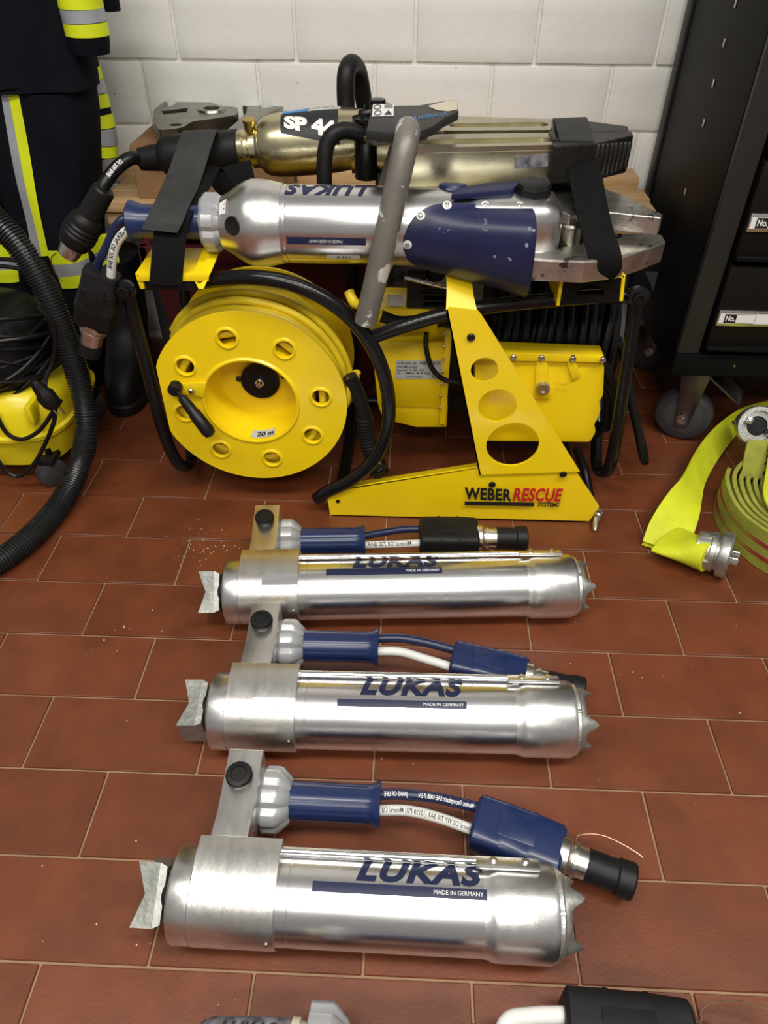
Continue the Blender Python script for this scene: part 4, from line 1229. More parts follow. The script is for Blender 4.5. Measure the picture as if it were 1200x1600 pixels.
# link bars and cover
g = B(); prism(g, [(-0.0729, 0.8984, 0.6520), (-0.0533, 0.9294, 0.6520), (0.0193, 0.9416, 0.6520), (0.0220, 0.9153, 0.6520), (-0.0508, 0.8712, 0.6520)], (0, 0, -.008), .001)
obj('link_bar', g, 'steel_dark', sp)
g = B()
cv = [(-0.0671, 0.8668, 0.6680), (-0.0673, 1.0152, 0.6680), (0.0089, 1.0291, 0.6680), (0.0561, 1.0691, 0.6680), (0.0706, 1.0654, 0.6680), (0.0709, 0.9936, 0.6680), (0.0456, 0.9423, 0.6680), (0.0305, 0.8987, 0.6680), (0.0090, 0.8606, 0.6680), (-0.0002, 0.8709, 0.6680), (-0.0182, 0.8519, 0.6680)]
prism(g, flat(cv)[0], (0, 0, -.014), .003, 2)
cover = obj('arm_cover', g, 'cabinet_post', sp, 30)
g = B(); prism(g, [(0.0221, 1.0186, 0.6685), (0.0558, 1.0595, 0.6685), (0.0692, 1.0557, 0.6685), (0.0691, 0.9997, 0.6685), (0.0536, 0.9858, 0.6685), (0.0359, 0.9932, 0.6685)], (0, 0, .0004))
obj('scraped_corner', g, 'ivory', cover)
q, qx, qy = V((-0.0627, 0.9439, 0.6688)), V((-0.0299, 0.9500, 0.6688)), V((-0.0647, 1.0249, 0.6688))
g = B(); patch(g, quadmap(q, qx, qy, 0), 1, 1)
pic = obj('pictogram_label', g, 'print_white', cover, recalc=False)
mpq = lambda u0, v0, u1, v1: (lambda u, v: q + (qx - q) * (u0 + (u1 - u0) * u) + (qy - q) * (v0 + (v1 - v0) * v) + V((0, 0, .0005)))
g = B(); f_ = mpq(0, 0, 1, 1)
def ringprint(bm, cu, cv_, r, w):
    n = 20; a_ = []; b_ = []
    for i in range(n):
        an = 2 * math.pi * i / n
        a_.append(bm.verts.new(f_(cu + r * math.cos(an), cv_ + r * 1.2 * math.sin(an)))); b_.append(bm.verts.new(f_(cu + (r - w) * math.cos(an), cv_ + (r - w) * 1.2 * math.sin(an))))
    for i in range(n):
        j = (i + 1) % n; bm.faces.new((a_[i], a_[j], b_[j], b_[i]))
ringprint(g, .22, .74, .18, .05); ringprint(g, .26, .25, .18, .05)
for tri in (((.55, .08), (.95, .08), (.75, .45)),):
    g.faces.new([g.verts.new(f_(*p)) for p in tri])
for k in range(3):
    g.faces.new([g.verts.new(f_(*p)) for p in ((.55, .62 + k * .12), (.95, .62 + k * .12), (.95, .67 + k * .12), (.55, .67 + k * .12))])
obj('pictogram', g, 'print_black', pic, recalc=False)
g = B(); text(g, 'WEBER-HYDRAULIK', quadmap((-0.0203, 0.9110, 0.6688), (0.0528, 0.9593, 0.6688), (-0.0208, 0.9325, 0.6688), .0002), .0, .1, 1)
obj('cover_lettering', g, 'print_blue', cover, recalc=False)
# arms
def spreader_arm(top, ext, slot, nm='spreader_arm'):
    P, n = flat(top)
    if n.z < 0: P.reverse()
    g = B(); prism(g, [p - V((0, 0, .006)) for p in P], (0, 0, -ext), .002, 1)
    a = obj(nm, g, 'gold_dark', sp, 25)
    z = P[0].z
    g = B()
    plate(g, [(p.x, p.y) for p in P], [[(p[0], p[1]) for p in slot]], (0, 0, z), (1, 0, 0), (0, 1, 0), .007)
    obj('arm_top', g, 'gold_dark', a, 25)
    return a
def slot_pts(a, b, r):
    a, b = V(a), V(b); d = (b - a).normalized(); s = V((-d.y, d.x, 0)); out = []
    for k in range(9):
        an = math.pi / 2 + math.pi * k / 8; out.append(a + d * math.cos(an) * r + s * math.sin(an) * r)
    for k in range(9):
        an = -math.pi / 2 + math.pi * k / 8; out.append(b + d * math.cos(an) * r + s * math.sin(an) * r)
    return out
spreader_arm([(-0.0255, 0.9147, 0.6320), (0.2207, 0.9511, 0.6320), (0.2352, 1.0253, 0.6320), (0.0103, 0.9995, 0.6320)], .064, slot_pts((0.0232, 0.9540, 0.6320), (0.2047, 0.9801, 0.6320), .0155))
spreader_arm([(0.0467, 1.0260, 0.6320), (0.2250, 1.0411, 0.6320), (0.2416, 1.1157, 0.6320), (0.0623, 1.1274, 0.6320)], .060, slot_pts((0.0741, 1.0612, 0.6320), (0.2119, 1.0784, 0.6320), .0145))
g = B(); prism(g, [(0.1607, 0.9405, 0.5987), (0.2130, 0.9475, 0.6014), (0.2114, 0.9475, 0.6190), (0.1594, 0.9405, 0.6173)], (0, .004, 0))
obj('worn_sticker', g, 'sticker_grime', sp)
# serrated tips
def tip(top, ext, p0, p1, n, depth, nm='serrated_tip'):
    g = B(); P = flat(top)[0]
    prism(g, P, (0, 0, -ext), .002, 1)
    o = obj(nm, g, 'tip_black', sp, 25)
    p0, p1 = V(p0), V(p1)
    for k in range(n):
        c = p0.lerp(p1, (k + .5) / n)
        h_ = ext * (1.0 - .25 * k / n) * .92
        gg = B(); lathe(gg, [(-h_ / 2, .0034), (-h_ / 2 + .002, .0046), (h_ / 2 - .002, .0046), (h_ / 2, .0034)], c + V((0, 0, -ext / 2 + .001)), (0, 0, 1), 10)
        obj('tooth', gg, 'tip_black', o)
    return o
tip([(0.2162, 0.9354, 0.6340), (0.2867, 0.9543, 0.6340), (0.3515, 1.0040, 0.6340), (0.3557, 1.0322, 0.6340), (0.2782, 1.0194, 0.6340), (0.2275, 1.0163, 0.6340)], .056, (0.2837, 0.9541, 0.6340), (0.3496, 0.9999, 0.6340), 8, .05)
tip([(0.2250, 1.0283, 0.6340), (0.2945, 1.0244, 0.6340), (0.3505, 1.0319, 0.6340), (0.3557, 1.0656, 0.6340), (0.2968, 1.0966, 0.6340), (0.2350, 1.1017, 0.6340)], .05, (0.3049, 1.0251, 0.6340), (0.3484, 1.0318, 0.6340), 6, .05)
g = B(); box(g, V((0.2236, 0.9884, 0.6340)) + V((0, 0, -.03)), (.012, .05, .066), .002); obj('tip_lock', g, 'black_plastic', sp)
g = B(); box(g, V((0.2248, 1.0574, 0.6340)) + V((0, 0, -.02)), (.012, .02, .03), .002)
obj('tip_lock', g, 'black_plastic', sp)
# handles
g = B(); tube(g, [(-0.1088, 1.0900, 0.6140), (-0.1132, 1.0900, 0.6531), (-0.1132, 1.0900, 0.6879), (-0.1104, 1.1000, 0.7046), (-0.1043, 1.1200, 0.7088), (-0.0976, 1.1450, 0.6974), (-0.0924, 1.1600, 0.6738), (-0.0857, 1.1700, 0.6270)], .0150, 18)
obj('carry_handle', g, 'black_rubber', sp)
g = B(); tube(g, [(-0.0741, 0.9850, 0.6323), (-0.1006, 0.9750, 0.6417), (-0.1210, 0.9650, 0.6401), (-0.1342, 0.9600, 0.6255), (-0.1389, 0.9550, 0.6014), (-0.1411, 0.9550, 0.5547)], .0125, 18)
obj('carry_handle', g, 'black_rubber', sp)
g = B(); prism(g, [(-0.3092, 1.0300, 0.5624), (-0.2924, 1.0300, 0.5377), (-0.3015, 1.0300, 0.5184), (-0.3319, 1.0300, 0.5179), (-0.3504, 1.0300, 0.5441), (-0.3367, 1.0300, 0.5620)], (0, .04, 0), .002)
obj('rest_block', g, 'black_rubber', sp)
g = B(); prism(g, [(-.06, .99, .575), (.30, .99, .575), (.30, .99, .46), (-.06, .99, .43)], (0, .10, 0), .004)
obj('rest_block', g, 'black_rubber', sp)
# hose and plug
hp = [SA + SD * -.255, (-0.4722, 1.0200, 0.5839), (-0.4921, 1.0000, 0.5739), (-0.5093, 0.9800, 0.5561), (-0.5211, 0.9700, 0.5385)]
g = B(); tube(g, hp, .0110, 14); h = obj('twin_hose', g, 'cable_black', sp)
g = B(); text(g, 'DE 700 BAR', path_map(hp, .0113, (.4, -1, .8), rad(20), .045, .035), .02, 0, 2, 8, 2)
obj('hose_print', g, 'print_white', h, recalc=False)
g = B(); a_, b_ = V((-0.5099, 0.9700, 0.5489)), V((-0.6093, 0.9550, 0.4259)); d = b_ - a_
lathe(g, [(0, .016), (.004, .0185), (.055, .0195), (.060, .024), (.064, .026), (.070, .0275), (.074, .0265), (.078, .029), (.082, .0275), (.086, .0300), (.090, .028), (.094, .030), (.100, .029), (.108, .027), (.116, .024)], a_, d, 32)
pl = obj('hose_plug', g, 'black_rubber', sp, 30)
g = B(); lathe(g, [(.112, .020), (.113, .0235), (.117, .0235), (.119, .019), (.130, .019), (.136, .0175), (.140, .017), (.1405, .005)], a_, d, 32)
obj('plug_tip', g, 'coupling_metal', pl)
g = B(); tube(g, [(-0.6126, 0.9500, 0.4471), (-0.6250, 0.9500, 0.4356), (-0.6249, 0.9500, 0.4126), (-0.6161, 0.9500, 0.3952)], .001, 6)
obj('plug_cord', g, 'wire', pl)

# ---------------------------------------------------------------- straps
st = thing('hook_and_loop_strap', 'black strap round the hose ends of both tools, loose end over the blue grip', 'strap', (-0.3667, 0.8000, 0.4645))
g = B(); strip(g, [(-0.3844, 1.0900, 0.5928), (-0.3830, 1.0550, 0.6162), (-0.3754, 1.0000, 0.6244), (-0.3859, 0.9300, 0.5872), (-0.3872, 0.8480, 0.5691), (-0.3918, 0.8180, 0.5573), (-0.4019, 0.8080, 0.5418)],
               [(-0.3304, 1.0900, 0.5936), (-0.3274, 1.0550, 0.6180), (-0.3199, 1.0000, 0.6252), (-0.3376, 0.9300, 0.5707), (-0.3355, 0.8480, 0.5635), (-0.3387, 0.8180, 0.5527), (-0.3486, 0.8080, 0.5371)], .0022, 6, 4)
obj('strap_end', g, 'strap_grey', st)
g = B(); strip(g, [(-0.3598, 0.9850, 0.5900), (-0.3766, 0.9000, 0.5626), (-0.3771, 0.8320, 0.5586), (-0.3868, 0.8180, 0.5347), (-0.3918, 0.8000, 0.5043), (-0.4023, 0.7930, 0.4626)],
               [(-0.3137, 0.9850, 0.5809), (-0.3265, 0.9000, 0.5586), (-0.3290, 0.8320, 0.5557), (-0.3375, 0.8180, 0.5318), (-0.3419, 0.8000, 0.5034), (-0.3514, 0.7930, 0.4616)], .0022, 6, 4)
obj('strap_band', g, 'strap_black', st)
g = B(); strip(g, [(-0.3174, 1.0000, 0.5767), (-0.2955, 0.9850, 0.5582), (-0.2818, 0.9750, 0.5411)], [(-0.2678, 1.0000, 0.5894), (-0.2606, 0.9850, 0.5738), (-0.2554, 0.9750, 0.5466)], .002, 4, 2)
obj('strap_tail', g, 'strap_black', st)
s2 = thing('hook_and_loop_strap', 'black strap round the spreader tips and the cutter blades', 'strap', (0.2915, 0.8000, 0.4887))
g = B(); strip(g, [(0.2425, 1.1600, 0.6080), (0.2401, 1.1300, 0.6259), (0.2373, 1.0900, 0.6366), (0.2268, 0.9850, 0.6422), (0.2314, 0.9650, 0.6269), (0.2381, 0.9550, 0.6073)], [(0.2986, 1.1600, 0.6108), (0.2948, 1.1300, 0.6286), (0.2914, 1.0900, 0.6393), (0.2793, 0.9850, 0.6448), (0.2846, 0.9650, 0.6295), (0.2925, 0.9550, 0.6100)], .0024, 6, 4)
obj('strap_end', g, 'strap_grey', s2)
g = B(); strip(g, [(0.2368, 0.9750, 0.6273), (0.2427, 0.9450, 0.6006), (0.2440, 0.8750, 0.5809), (0.2493, 0.8220, 0.5565), (0.2597, 0.7860, 0.5276), (0.2660, 0.7820, 0.5054), (0.2636, 0.7900, 0.4843)],
               [(0.2887, 0.9750, 0.6280), (0.2953, 0.9450, 0.6015), (0.2947, 0.8750, 0.5771), (0.2988, 0.8220, 0.5528), (0.3086, 0.7860, 0.5296), (0.3137, 0.7820, 0.5064), (0.3071, 0.7900, 0.4872)], .0024, 6, 4)
obj('strap_band', g, 'strap_black', s2)

# ---------------------------------------------------------------- wooden bench against the wall
bn = thing('wooden_bench', 'low bench of pale wooden planks against the white wall', 'bench', (-.2, 1.38, 0))
for (y0, y1, z1, x0, x1) in ((1.275, 1.345, .430, -.648, .505), (1.349, 1.4245, .430, -.648, .510), (1.428, 1.496, .452, -.652, -.577), (1.428, 1.496, .452, -.255, .500)):
    g = B(); box(g, ((x0 + x1) / 2, (y0 + y1) / 2, z1 - (.011 if z1 < .44 else .022)), (x1 - x0, y1 - y0, .022 if z1 < .44 else .044), .0015)
    obj('plank', g, 'wood', bn)
for x in (.44, -.617):
    g = B(); box(g, (x, 1.385, .393), (.06 if x < 0 else .09, .20, .028), .0015); obj('cross_rail', g, 'wood', bn)
g = B(); box(g, (.462, 1.30, .19), (.03, .03, .38), .002); obj('bench_leg', g, 'bench_metal', bn)
g = B(); box(g, (.462, 1.46, .19), (.03, .03, .38), .002); obj('bench_leg', g, 'bench_metal', bn)
g = B(); box(g, (-.620, 1.452, .19), (.03, .05, .38), .002); obj('bench_leg', g, 'bench_metal', bn)
g = B(); prism(g, [(0.5069, 1.2620, 0.3078), (0.5371, 1.2620, 0.3070), (0.5983, 1.2620, 0.2145), (0.5915, 1.2620, 0.1804)], (0, .004, 0)); obj('leg_brace', g, 'bench_metal', bn)

# ---------------------------------------------------------------- cardboard box and spare jaws on it
bx0, bx1, by0, by1, bz0, bz1 = -.572, -.262, 1.30, 1.47, .4305, .528
cbx = thing('cardboard_box', 'open brown cardboard box on the wooden bench under the steel jaws', 'box', ((bx0 + bx1) / 2, 1.38, bz0))
g = B(); t_ = .003
for c, s in ((((bx0 + bx1) / 2, by0, (bz0 + bz1) / 2), (bx1 - bx0, t_, bz1 - bz0)), (((bx0 + bx1) / 2, by1, (bz0 + bz1) / 2), (bx1 - bx0, t_, bz1 - bz0)),
             ((bx0, (by0 + by1) / 2, (bz0 + bz1) / 2), (t_, by1 - by0, bz1 - bz0)), ((bx1, (by0 + by1) / 2, (bz0 + bz1) / 2), (t_, by1 - by0, bz1 - bz0)),
             (((bx0 + bx1) / 2, (by0 + by1) / 2, bz0 + .002), (bx1 - bx0, by1 - by0, t_))):
    box(g, c, s, .0006, seg=1)
obj('carton', g, 'cardboard', cbx)
for pts in ([(bx0, by0, bz1), (bx1, by0, bz1), (bx1 - .01, by0 + .075, bz1 + .002), (bx0 + .012, by0 + .075, bz1 + .002)],
            [(bx0, by1, bz1), (bx1, by1, bz1), (bx1 - .01, by1 - .075, bz1 + .002), (bx0 + .012, by1 - .075, bz1 + .002)],
            [(bx0, by0, bz1 + .002), (bx0, by1, bz1 + .002), (bx0 + .07, by1 - .02, bz1 + .006), (bx0 + .07, by0 + .02, bz1 + .006)]):
    g = B(); prism(g, pts, (0, 0, .003)); obj('flap', g, 'cardboard', cbx)

def jaw(label, outer, holes, z, th):
    t = thing('steel_jaw', label, 'tool part', (outer[0][0], outer[0][1], z - th))
    P = [(p[0], p[1]) for p in outer]
    area_ = sum(P[i - 1][0] * P[i][1] - P[i][0] * P[i - 1][1] for i in range(len(P)))
    if area_ < 0: P.reverse()
    g = B(); plate(g, round_poly(P, .014, 5), holes, (0, 0, z), (1, 0, 0), (0, 1, 0), th, .002)
    b = obj('casting', g, 'steel_dark', t, 30)
    g = B(); plate(g, round_poly([((x - P[0][0]) * 1.0 + P[0][0], y) for x, y in P], .014, 5), [], (0, 0, z - th), (1, 0, 0), (0, 1, 0), .006)
    obj('web', g, 'steel_dark', t, 30)
    for h in holes[:1]:
        cx_ = sum(q[0] for q in h) / len(h); cy_ = sum(q[1] for q in h) / len(h); r_ = max(abs(q[0] - cx_) for q in h)
        g = B(); lathe(g, [(-.001, r_), (.004, r_ * 1.02), (.004, r_ * 1.7), (-.001, r_ * 1.85)], (cx_, cy_, z), (0, 0, 1), 28, cap=False)
        obj('pin_boss', g, 'steel_dark', b)
    return t
ZJ = .572
def hole(c, rx, ry=None): return circle(c[0], c[1], rx, 20, ry or rx)
def poly2(*P): return [(p[0], p[1]) for p in P]
jaw('dark cast steel jaw with two holes, left of the pair on the box',
    [(-0.5234, 1.3214, 0.5720), (-0.5481, 1.4193, 0.5720), (-0.5473, 1.5295, 0.5720), (-0.5205, 1.5842, 0.5720), (-0.4756, 1.5804, 0.5720), (-0.4569, 1.5099, 0.5720), (-0.4146, 1.4634, 0.5720), (-0.3754, 1.4539, 0.5720), (-0.3650, 1.3855, 0.5720), (-0.4105, 1.3498, 0.5720), (-0.4443, 1.3264, 0.5720), (-0.4509, 1.2748, 0.5720), (-0.4891, 1.2527, 0.5720)],
    [hole((-0.4261, 1.4271, 0.5720), .017), hole((-0.4709, 1.2988, 0.5720), .013, .010), poly2((-0.5383, 1.4434, 0.5720), (-0.5416, 1.5299, 0.5720), (-0.5271, 1.5636, 0.5720), (-0.5155, 1.5061, 0.5720), (-0.5197, 1.4565, 0.5720)), poly2((-0.5289, 1.4090, 0.5720), (-0.4799, 1.4412, 0.5720), (-0.4743, 1.4067, 0.5720), (-0.5161, 1.3815, 0.5720))], ZJ, .034)
jaw('dark cast steel jaw with long curved blade, right of the pair on the box',
    [(-0.4687, 1.5852, 0.5660), (-0.4334, 1.6215, 0.5660), (-0.3658, 1.6191, 0.5660), (-0.3156, 1.6225, 0.5660), (-0.2835, 1.5012, 0.5660), (-0.3077, 1.4401, 0.5660), (-0.3242, 1.3611, 0.5660), (-0.3389, 1.2780, 0.5660), (-0.3691, 1.2713, 0.5660), (-0.3612, 1.3481, 0.5660), (-0.3544, 1.4256, 0.5660), (-0.3616, 1.4962, 0.5660), (-0.4182, 1.5111, 0.5660), (-0.4531, 1.5276, 0.5660)],
    [hole((-0.4267, 1.5813, 0.5660), .016, .012), poly2((-0.3484, 1.5345, 0.5660), (-0.3173, 1.5557, 0.5660), (-0.3031, 1.5000, 0.5660), (-0.3270, 1.4742, 0.5660)), poly2((-0.3786, 1.5912, 0.5660), (-0.3302, 1.6011, 0.5660), (-0.3271, 1.5813, 0.5660), (-0.3693, 1.5719, 0.5660))], ZJ - .006, .026)

# ---------------------------------------------------------------- turnout clothing hanging on the left
def lerp_tab(tab, z):
    tab = sorted(tab)
    if z <= tab[0][0]: return tab[0][1:]
    for a, b in zip(tab, tab[1:]):
        if a[0] <= z <= b[0]:
            f = (z - a[0]) / (b[0] - a[0]); return tuple(x + (y - x) * f for x, y in zip(a[1:], b[1:]))
    return tab[-1][1:]
class Garment:
    """Hanging cloth body; tab rows are z, left x, right x, centre y, half depth."""
    def __init__(s, tab, seed, fold=.007, n=3.0): s.tab = tab; s.seed = seed; s.fold = fold; s.n = n
    def folds(s, x, z):
        return s.fold * (math.sin(x * 47 + s.seed + 2.2 * math.sin(z * 9 + s.seed)) * .6 + noise.noise(V((x * 14, s.seed, z * 6))))
    def front(s, x, z, off=0.0):
        x0, x1, cy_, b = lerp_tab(s.tab, z); c = (x0 + x1) / 2; a = (x1 - x0) / 2
        k = min(1.0, abs((x - c) / a)); y = cy_ - b * (1 - k ** s.n) ** (1 / s.n) + s.folds(x, z)
        return V((x, y - off, z))
    def mesh(s, z0, z1, nz=30, na=48):
        g = B(); rings = []
        for k in range(nz + 1):
            z = z0 + (z1 - z0) * k / nz; x0, x1, cy_, b = lerp_tab(s.tab, z); c = (x0 + x1) / 2; a = (x1 - x0) / 2; ring_ = []
            for i in range(na):
                t = 2 * math.pi * i / na; e = 2 / s.n
                ca, sa = math.cos(t), math.sin(t)
                x = c + a * math.copysign(abs(ca) ** e, ca); y = cy_ + b * math.copysign(abs(sa) ** e, sa)
                y += s.folds(x, z) if sa < 0 else 0
                ring_.append((x, y, z + .004 * noise.noise(V((x * 20, 3, s.seed)))))
            rings.append(ring_)
        return loft(g, rings)
    def tape(s, p00, p10, p01, p11, off=.0022, nu=10, nv=14):
        """Tape sewn on the front between four corner points (only x and z are used)."""
        p00, p10, p01, p11 = map(V, (p00, p10, p01, p11))
        def fn(u, v):
            q = p00.lerp(p10, u).lerp(p01.lerp(p11, u), v); return s.front(q.x, q.z, off)
        return patch(B(), fn, nu, nv)
def band(path, r, s0, s1, off=.0015, tilt=0.0):
    """Tape round a sleeve between two arc lengths of its path."""
    P = cat(path, 10); S_ = [0]
    for a, b in zip(P, P[1:]): S_.append(S_[-1] + (b - a).length)
    def at_s(s):
        i = 0
        while i < len(S_) - 2 and S_[i + 1] < s: i += 1
        return P[i].lerp(P[i + 1], (s - S_[i]) / (S_[i + 1] - S_[i]))
    g = B(); tube(g, [at_s(s0 + (s1 - s0) * k / 6) for k in range(7)], r + off, 24, smooth=0); return g

tj = thing('turnout_jacket', 'dark navy firefighter jacket hanging at the left, sleeve with yellow and silver bands', 'jacket', (-.85, 1.28, .62))
J = Garment([(.62, -1.12, -.602, 1.27, .085), (.70, -1.12, -.597, 1.27, .09), (.85, -1.12, -.60, 1.27, .09), (1.2, -1.10, -.64, 1.27, .08), (1.45, -1.0, -.74, 1.28, .05)], 1.3)
g = J.mesh(.643, 1.45); obj('jacket_body', g, 'cloth_navy', tj, 70)
J2 = Garment([(.60, -1.06, -.66, 1.262, .085), (1.3, -1.06, -.68, 1.262, .085)], 4.1)
g = J2.mesh(.650, 1.0, 12); obj('pocket_flap', g, 'cloth_navy', tj, 70)
slv = [(-0.5692, 1.2350, 0.8844), (-0.5767, 1.2350, 0.8253), (-0.5832, 1.2350, 0.7807), (-0.5829, 1.2350, 0.7435), (-0.5834, 1.2350, 0.7018)]
g = B(); tube(g, slv, .036, 24, rf=lambda s: .034 + .0025 * math.sin(s * 90)); obj('sleeve', g, 'cloth_navy', tj, 70)
Ls = sum((V(b) - V(a)).length for a, b in zip(slv, slv[1:]))
for m_, a, b in (('tape_yellow', .108, .090), ('tape_yellow', .086, .068), ('tape_silver', .067, .048), ('tape_yellow', .047, .028)):
    obj('sleeve_band', band(slv, .036, Ls - a, Ls - b, .002), m_, tj, 60)
slv3 = [(-0.5755, 1.3300, 0.8280), (-0.5732, 1.3300, 0.7907), (-0.5746, 1.3300, 0.7559)]
g = B(); tube(g, slv3, .026, 20); obj('cuff', g, 'cloth_navy', tj, 70)

tk = thing('turnout_jacket', 'second firefighter jacket behind, sleeve of curved yellow and silver bands on the wall', 'jacket', (-.82, 1.42, .50))
K = Garment([(.45, -1.1, -.66, 1.42, .05), (1.3, -1.1, -.66, 1.42, .05)], 6.6)
g = K.mesh(.48, 1.4, 16); obj('jacket_body', g, 'cloth_navy', tk, 70)
sl2 = [(-0.6640, 1.3600, 0.7067), (-0.6635, 1.3600, 0.6531), (-0.6582, 1.3550, 0.5978), (-0.6553, 1.3500, 0.5460), (-0.6608, 1.3450, 0.5018)]
g = B(); tube(g, sl2, .040, 24); obj('sleeve', g, 'cloth_navy', tk, 70)
L2 = sum((V(b) - V(a)).length for a, b in zip(sl2, sl2[1:]))
for m_, a, b in (('tape_yellow', .158, .134), ('tape_silver', .133, .110), ('tape_yellow', .109, .086), ('tape_yellow', .074, .052), ('tape_silver', .051, .024), ('tape_yellow', .023, .002)):
    obj('sleeve_band', band(sl2, .040, L2 - a, L2 - b, .002), m_, tk, 60)

tr = thing('turnout_trousers', 'dark navy firefighter trousers over boots, long silver and yellow side stripe', 'trousers', (-.82, 1.28, .22))
P1 = Garment([(.20, -.83, -.675, 1.275, .075), (.35, -.83, -.668, 1.275, .08), (.60, -.86, -.617, 1.28, .08), (.80, -.90, -.60, 1.28, .08)], 2.2, .006)
g = P1.mesh(.225, .641); obj('trouser_leg', g, 'cloth_navy', tr, 70)
P0 = Garment([(.20, -1.0, -.84, 1.30, .07), (.80, -1.05, -.85, 1.30, .07)], 5.2, .006)
g = P0.mesh(.225, .641); obj('trouser_leg', g, 'cloth_navy', tr, 70)
obj('stripe', P1.tape((-0.7889, 1.2000, 0.3379), (-0.7689, 1.2000, 0.3410), (-0.7541, 1.2000, 0.6400), (-0.7410, 1.2000, 0.6402), .003), 'tape_silver', tr, 60, recalc=False)
obj('stripe', P1.tape((-0.7689, 1.2000, 0.3410), (-0.7517, 1.2000, 0.3441), (-0.7410, 1.2000, 0.6402), (-0.7219, 1.2000, 0.6404), .003), 'tape_yellow', tr, 60, recalc=False)
for m_, y0, y1 in (('tape_yellow', 0, 1), ('tape_silver', 1, 2), ('tape_yellow', 2, 3)):
    c = [((-0.7566, 1.2000, 0.3548), (-0.6355, 1.2000, 0.3652)), ((-0.7491, 1.2000, 0.3250), (-0.6371, 1.2000, 0.3369)), ((-0.7462, 1.2000, 0.2972), (-0.6380, 1.2000, 0.3107)), ((-0.7452, 1.2000, 0.2716), (-0.6422, 1.2000, 0.2824))]
    obj('hem_band', P1.tape(c[y1][0], c[y1][1], c[y0][0], c[y0][1], .003), m_, tr, 60, recalc=False)
for m_, y0 in (('tape_yellow', 0), ('tape_silver', 1), ('tape_yellow', 2)):
    c = [((-0.9226, 1.2300, 0.3538), (-0.8441, 1.2300, 0.3498)), ((-0.9282, 1.2300, 0.3234), (-0.8491, 1.2300, 0.3222)), ((-0.9317, 1.2300, 0.2979), (-0.8533, 1.2300, 0.2967)), ((-0.9365, 1.2300, 0.2690), (-0.8571, 1.2300, 0.2678))]
    obj('hem_band', P0.tape(c[y0 + 1][0], c[y0 + 1][1], c[y0][0], c[y0][1], .003), m_, tr, 60, recalc=False)

def boot(label, x, y, rz):
    t = thing('rubber_boot', label, 'boot', (x, y, 0), rz, 'boots under the trousers', world=False)
    def ring_(z, a, y0, y1, n=28, e=.8):
        out = []
        for i in range(n):
            an = 2 * math.pi * i / n; ca, sa = math.cos(an), math.sin(an)
            out.append((a * math.copysign(abs(ca) ** e, ca), (y0 + y1) / 2 + (y1 - y0) / 2 * math.copysign(abs(sa) ** e, sa), z))
        return out
    g = B(); loft(g, [ring_(0, .048, -.01, .275), ring_(.004, .052, -.014, .279), (ring_(.024, .053, -.015, .28)), ring_(.028, .049, -.01, .276)])
    obj('sole', g, 'black_rubber', t)
    g = B(); loft(g, [ring_(.026, .049, -.010, .275), ring_(.05, .050, -.008, .275), ring_(.075, .048, .010, .275), ring_(.095, .046, .06, .272), ring_(.12, .048, .115, .270), ring_(.16, .052, .135, .270), ring_(.27, .058, .135, .278), ring_(.30, .060, .132, .28)])
    obj('upper', g, 'boot_rubber', t, 60)
    return t
boot('black rubber boot beside the ribbed hose, nearer the reel', -.648, 1.125, rad(8))
boot('black rubber boot at the left under the trousers, behind the ribbed hose', -.80, 1.168, rad(-4))

# ---------------------------------------------------------------- vacuum cleaner and its hose
vc = thing('vacuum_cleaner', 'yellow wet and dry vacuum cleaner with black cable wound round it', 'vacuum cleaner', (-.81, .99, 0))
def sq_ring(cx_, cy_, a, b, z, n=40, e=.55):
    out = []
    for i in range(n):
        an = 2 * math.pi * i / n; ca, sa = math.cos(an), math.sin(an)
        out.append((cx_ + a * math.copysign(abs(ca) ** e, ca), cy_ + b * math.copysign(abs(sa) ** e, sa), z))
    return out
VX, VY = -.812, .995
g = B(); loft(g, [sq_ring(VX, VY, a, b, z) for z, a, b in ((.040, .100, .105), (.045, .125, .13), (.105, .137, .142), (.110, .143, .148), (.118, .144, .149), (.122, .138, .143), (.165, .136, .140), (.185, .128, .132), (.198, .112, .116), (.20, .09, .09))])
tub = obj('tub', g, 'yellow_vac', vc, 30)
for x0, x1 in ((-.715, -.700), (-.79, -.765)):
    g = B(); box(g, ((x0 + x1) / 2, VY - .118, .172), (x1 - x0, .05, .04), .006); obj('tub_rib', g, 'yellow_vac', tub)
g = B(); loft(g, [sq_ring(VX, VY, a, a, z, e=.7) for z, a in ((.195, .108), (.21, .112), (.27, .104), (.31, .095), (.33, .07), (.335, .03))])
hd = obj('motor_head', g, 'black_plastic', vc, 40)
g = B(); tube(g, [(-.86, .91, .30), (-.86, .90, .37), (-.81, .90, .40), (-.765, .90, .37), (-.765, .91, .30)], .014, 14); obj('head_handle', g, 'black_plastic', hd)
rv = random.Random(11)
g = B()
for k in range(13):
    ph = rv.uniform(0, 6.28); ti = rv.uniform(.02, .07); R_ = .108 + rv.uniform(0, .035); z = .215 + rv.uniform(0, .11)
    pts = []
    for i in range(16):
        a = 2 * math.pi * i / 16
        rr_ = R_ * (1 + .05 * math.sin(3 * a + ph))
        pts.append((VX + rr_ * math.cos(a), VY + rr_ * math.sin(a), z + ti * math.sin(a + ph)))
    tube(g, pts, .0042, 8, closed=True, smooth=3)
cab = obj('power_cable', g, 'cable_black', vc, label='black power cable in loose loops'); cab['kind'] = 'stuff'
g = B(); tube(g, [(-0.7687, 0.8500, 0.1864), (-0.7585, 0.8450, 0.1382), (-0.7301, 0.8420, 0.1263), (-0.6899, 0.8420, 0.1482), (-0.6498, 0.8450, 0.1931), (-0.6345, 0.8500, 0.2111)], .0042, 8); obj('cable_loop', g, 'cable_black', vc)
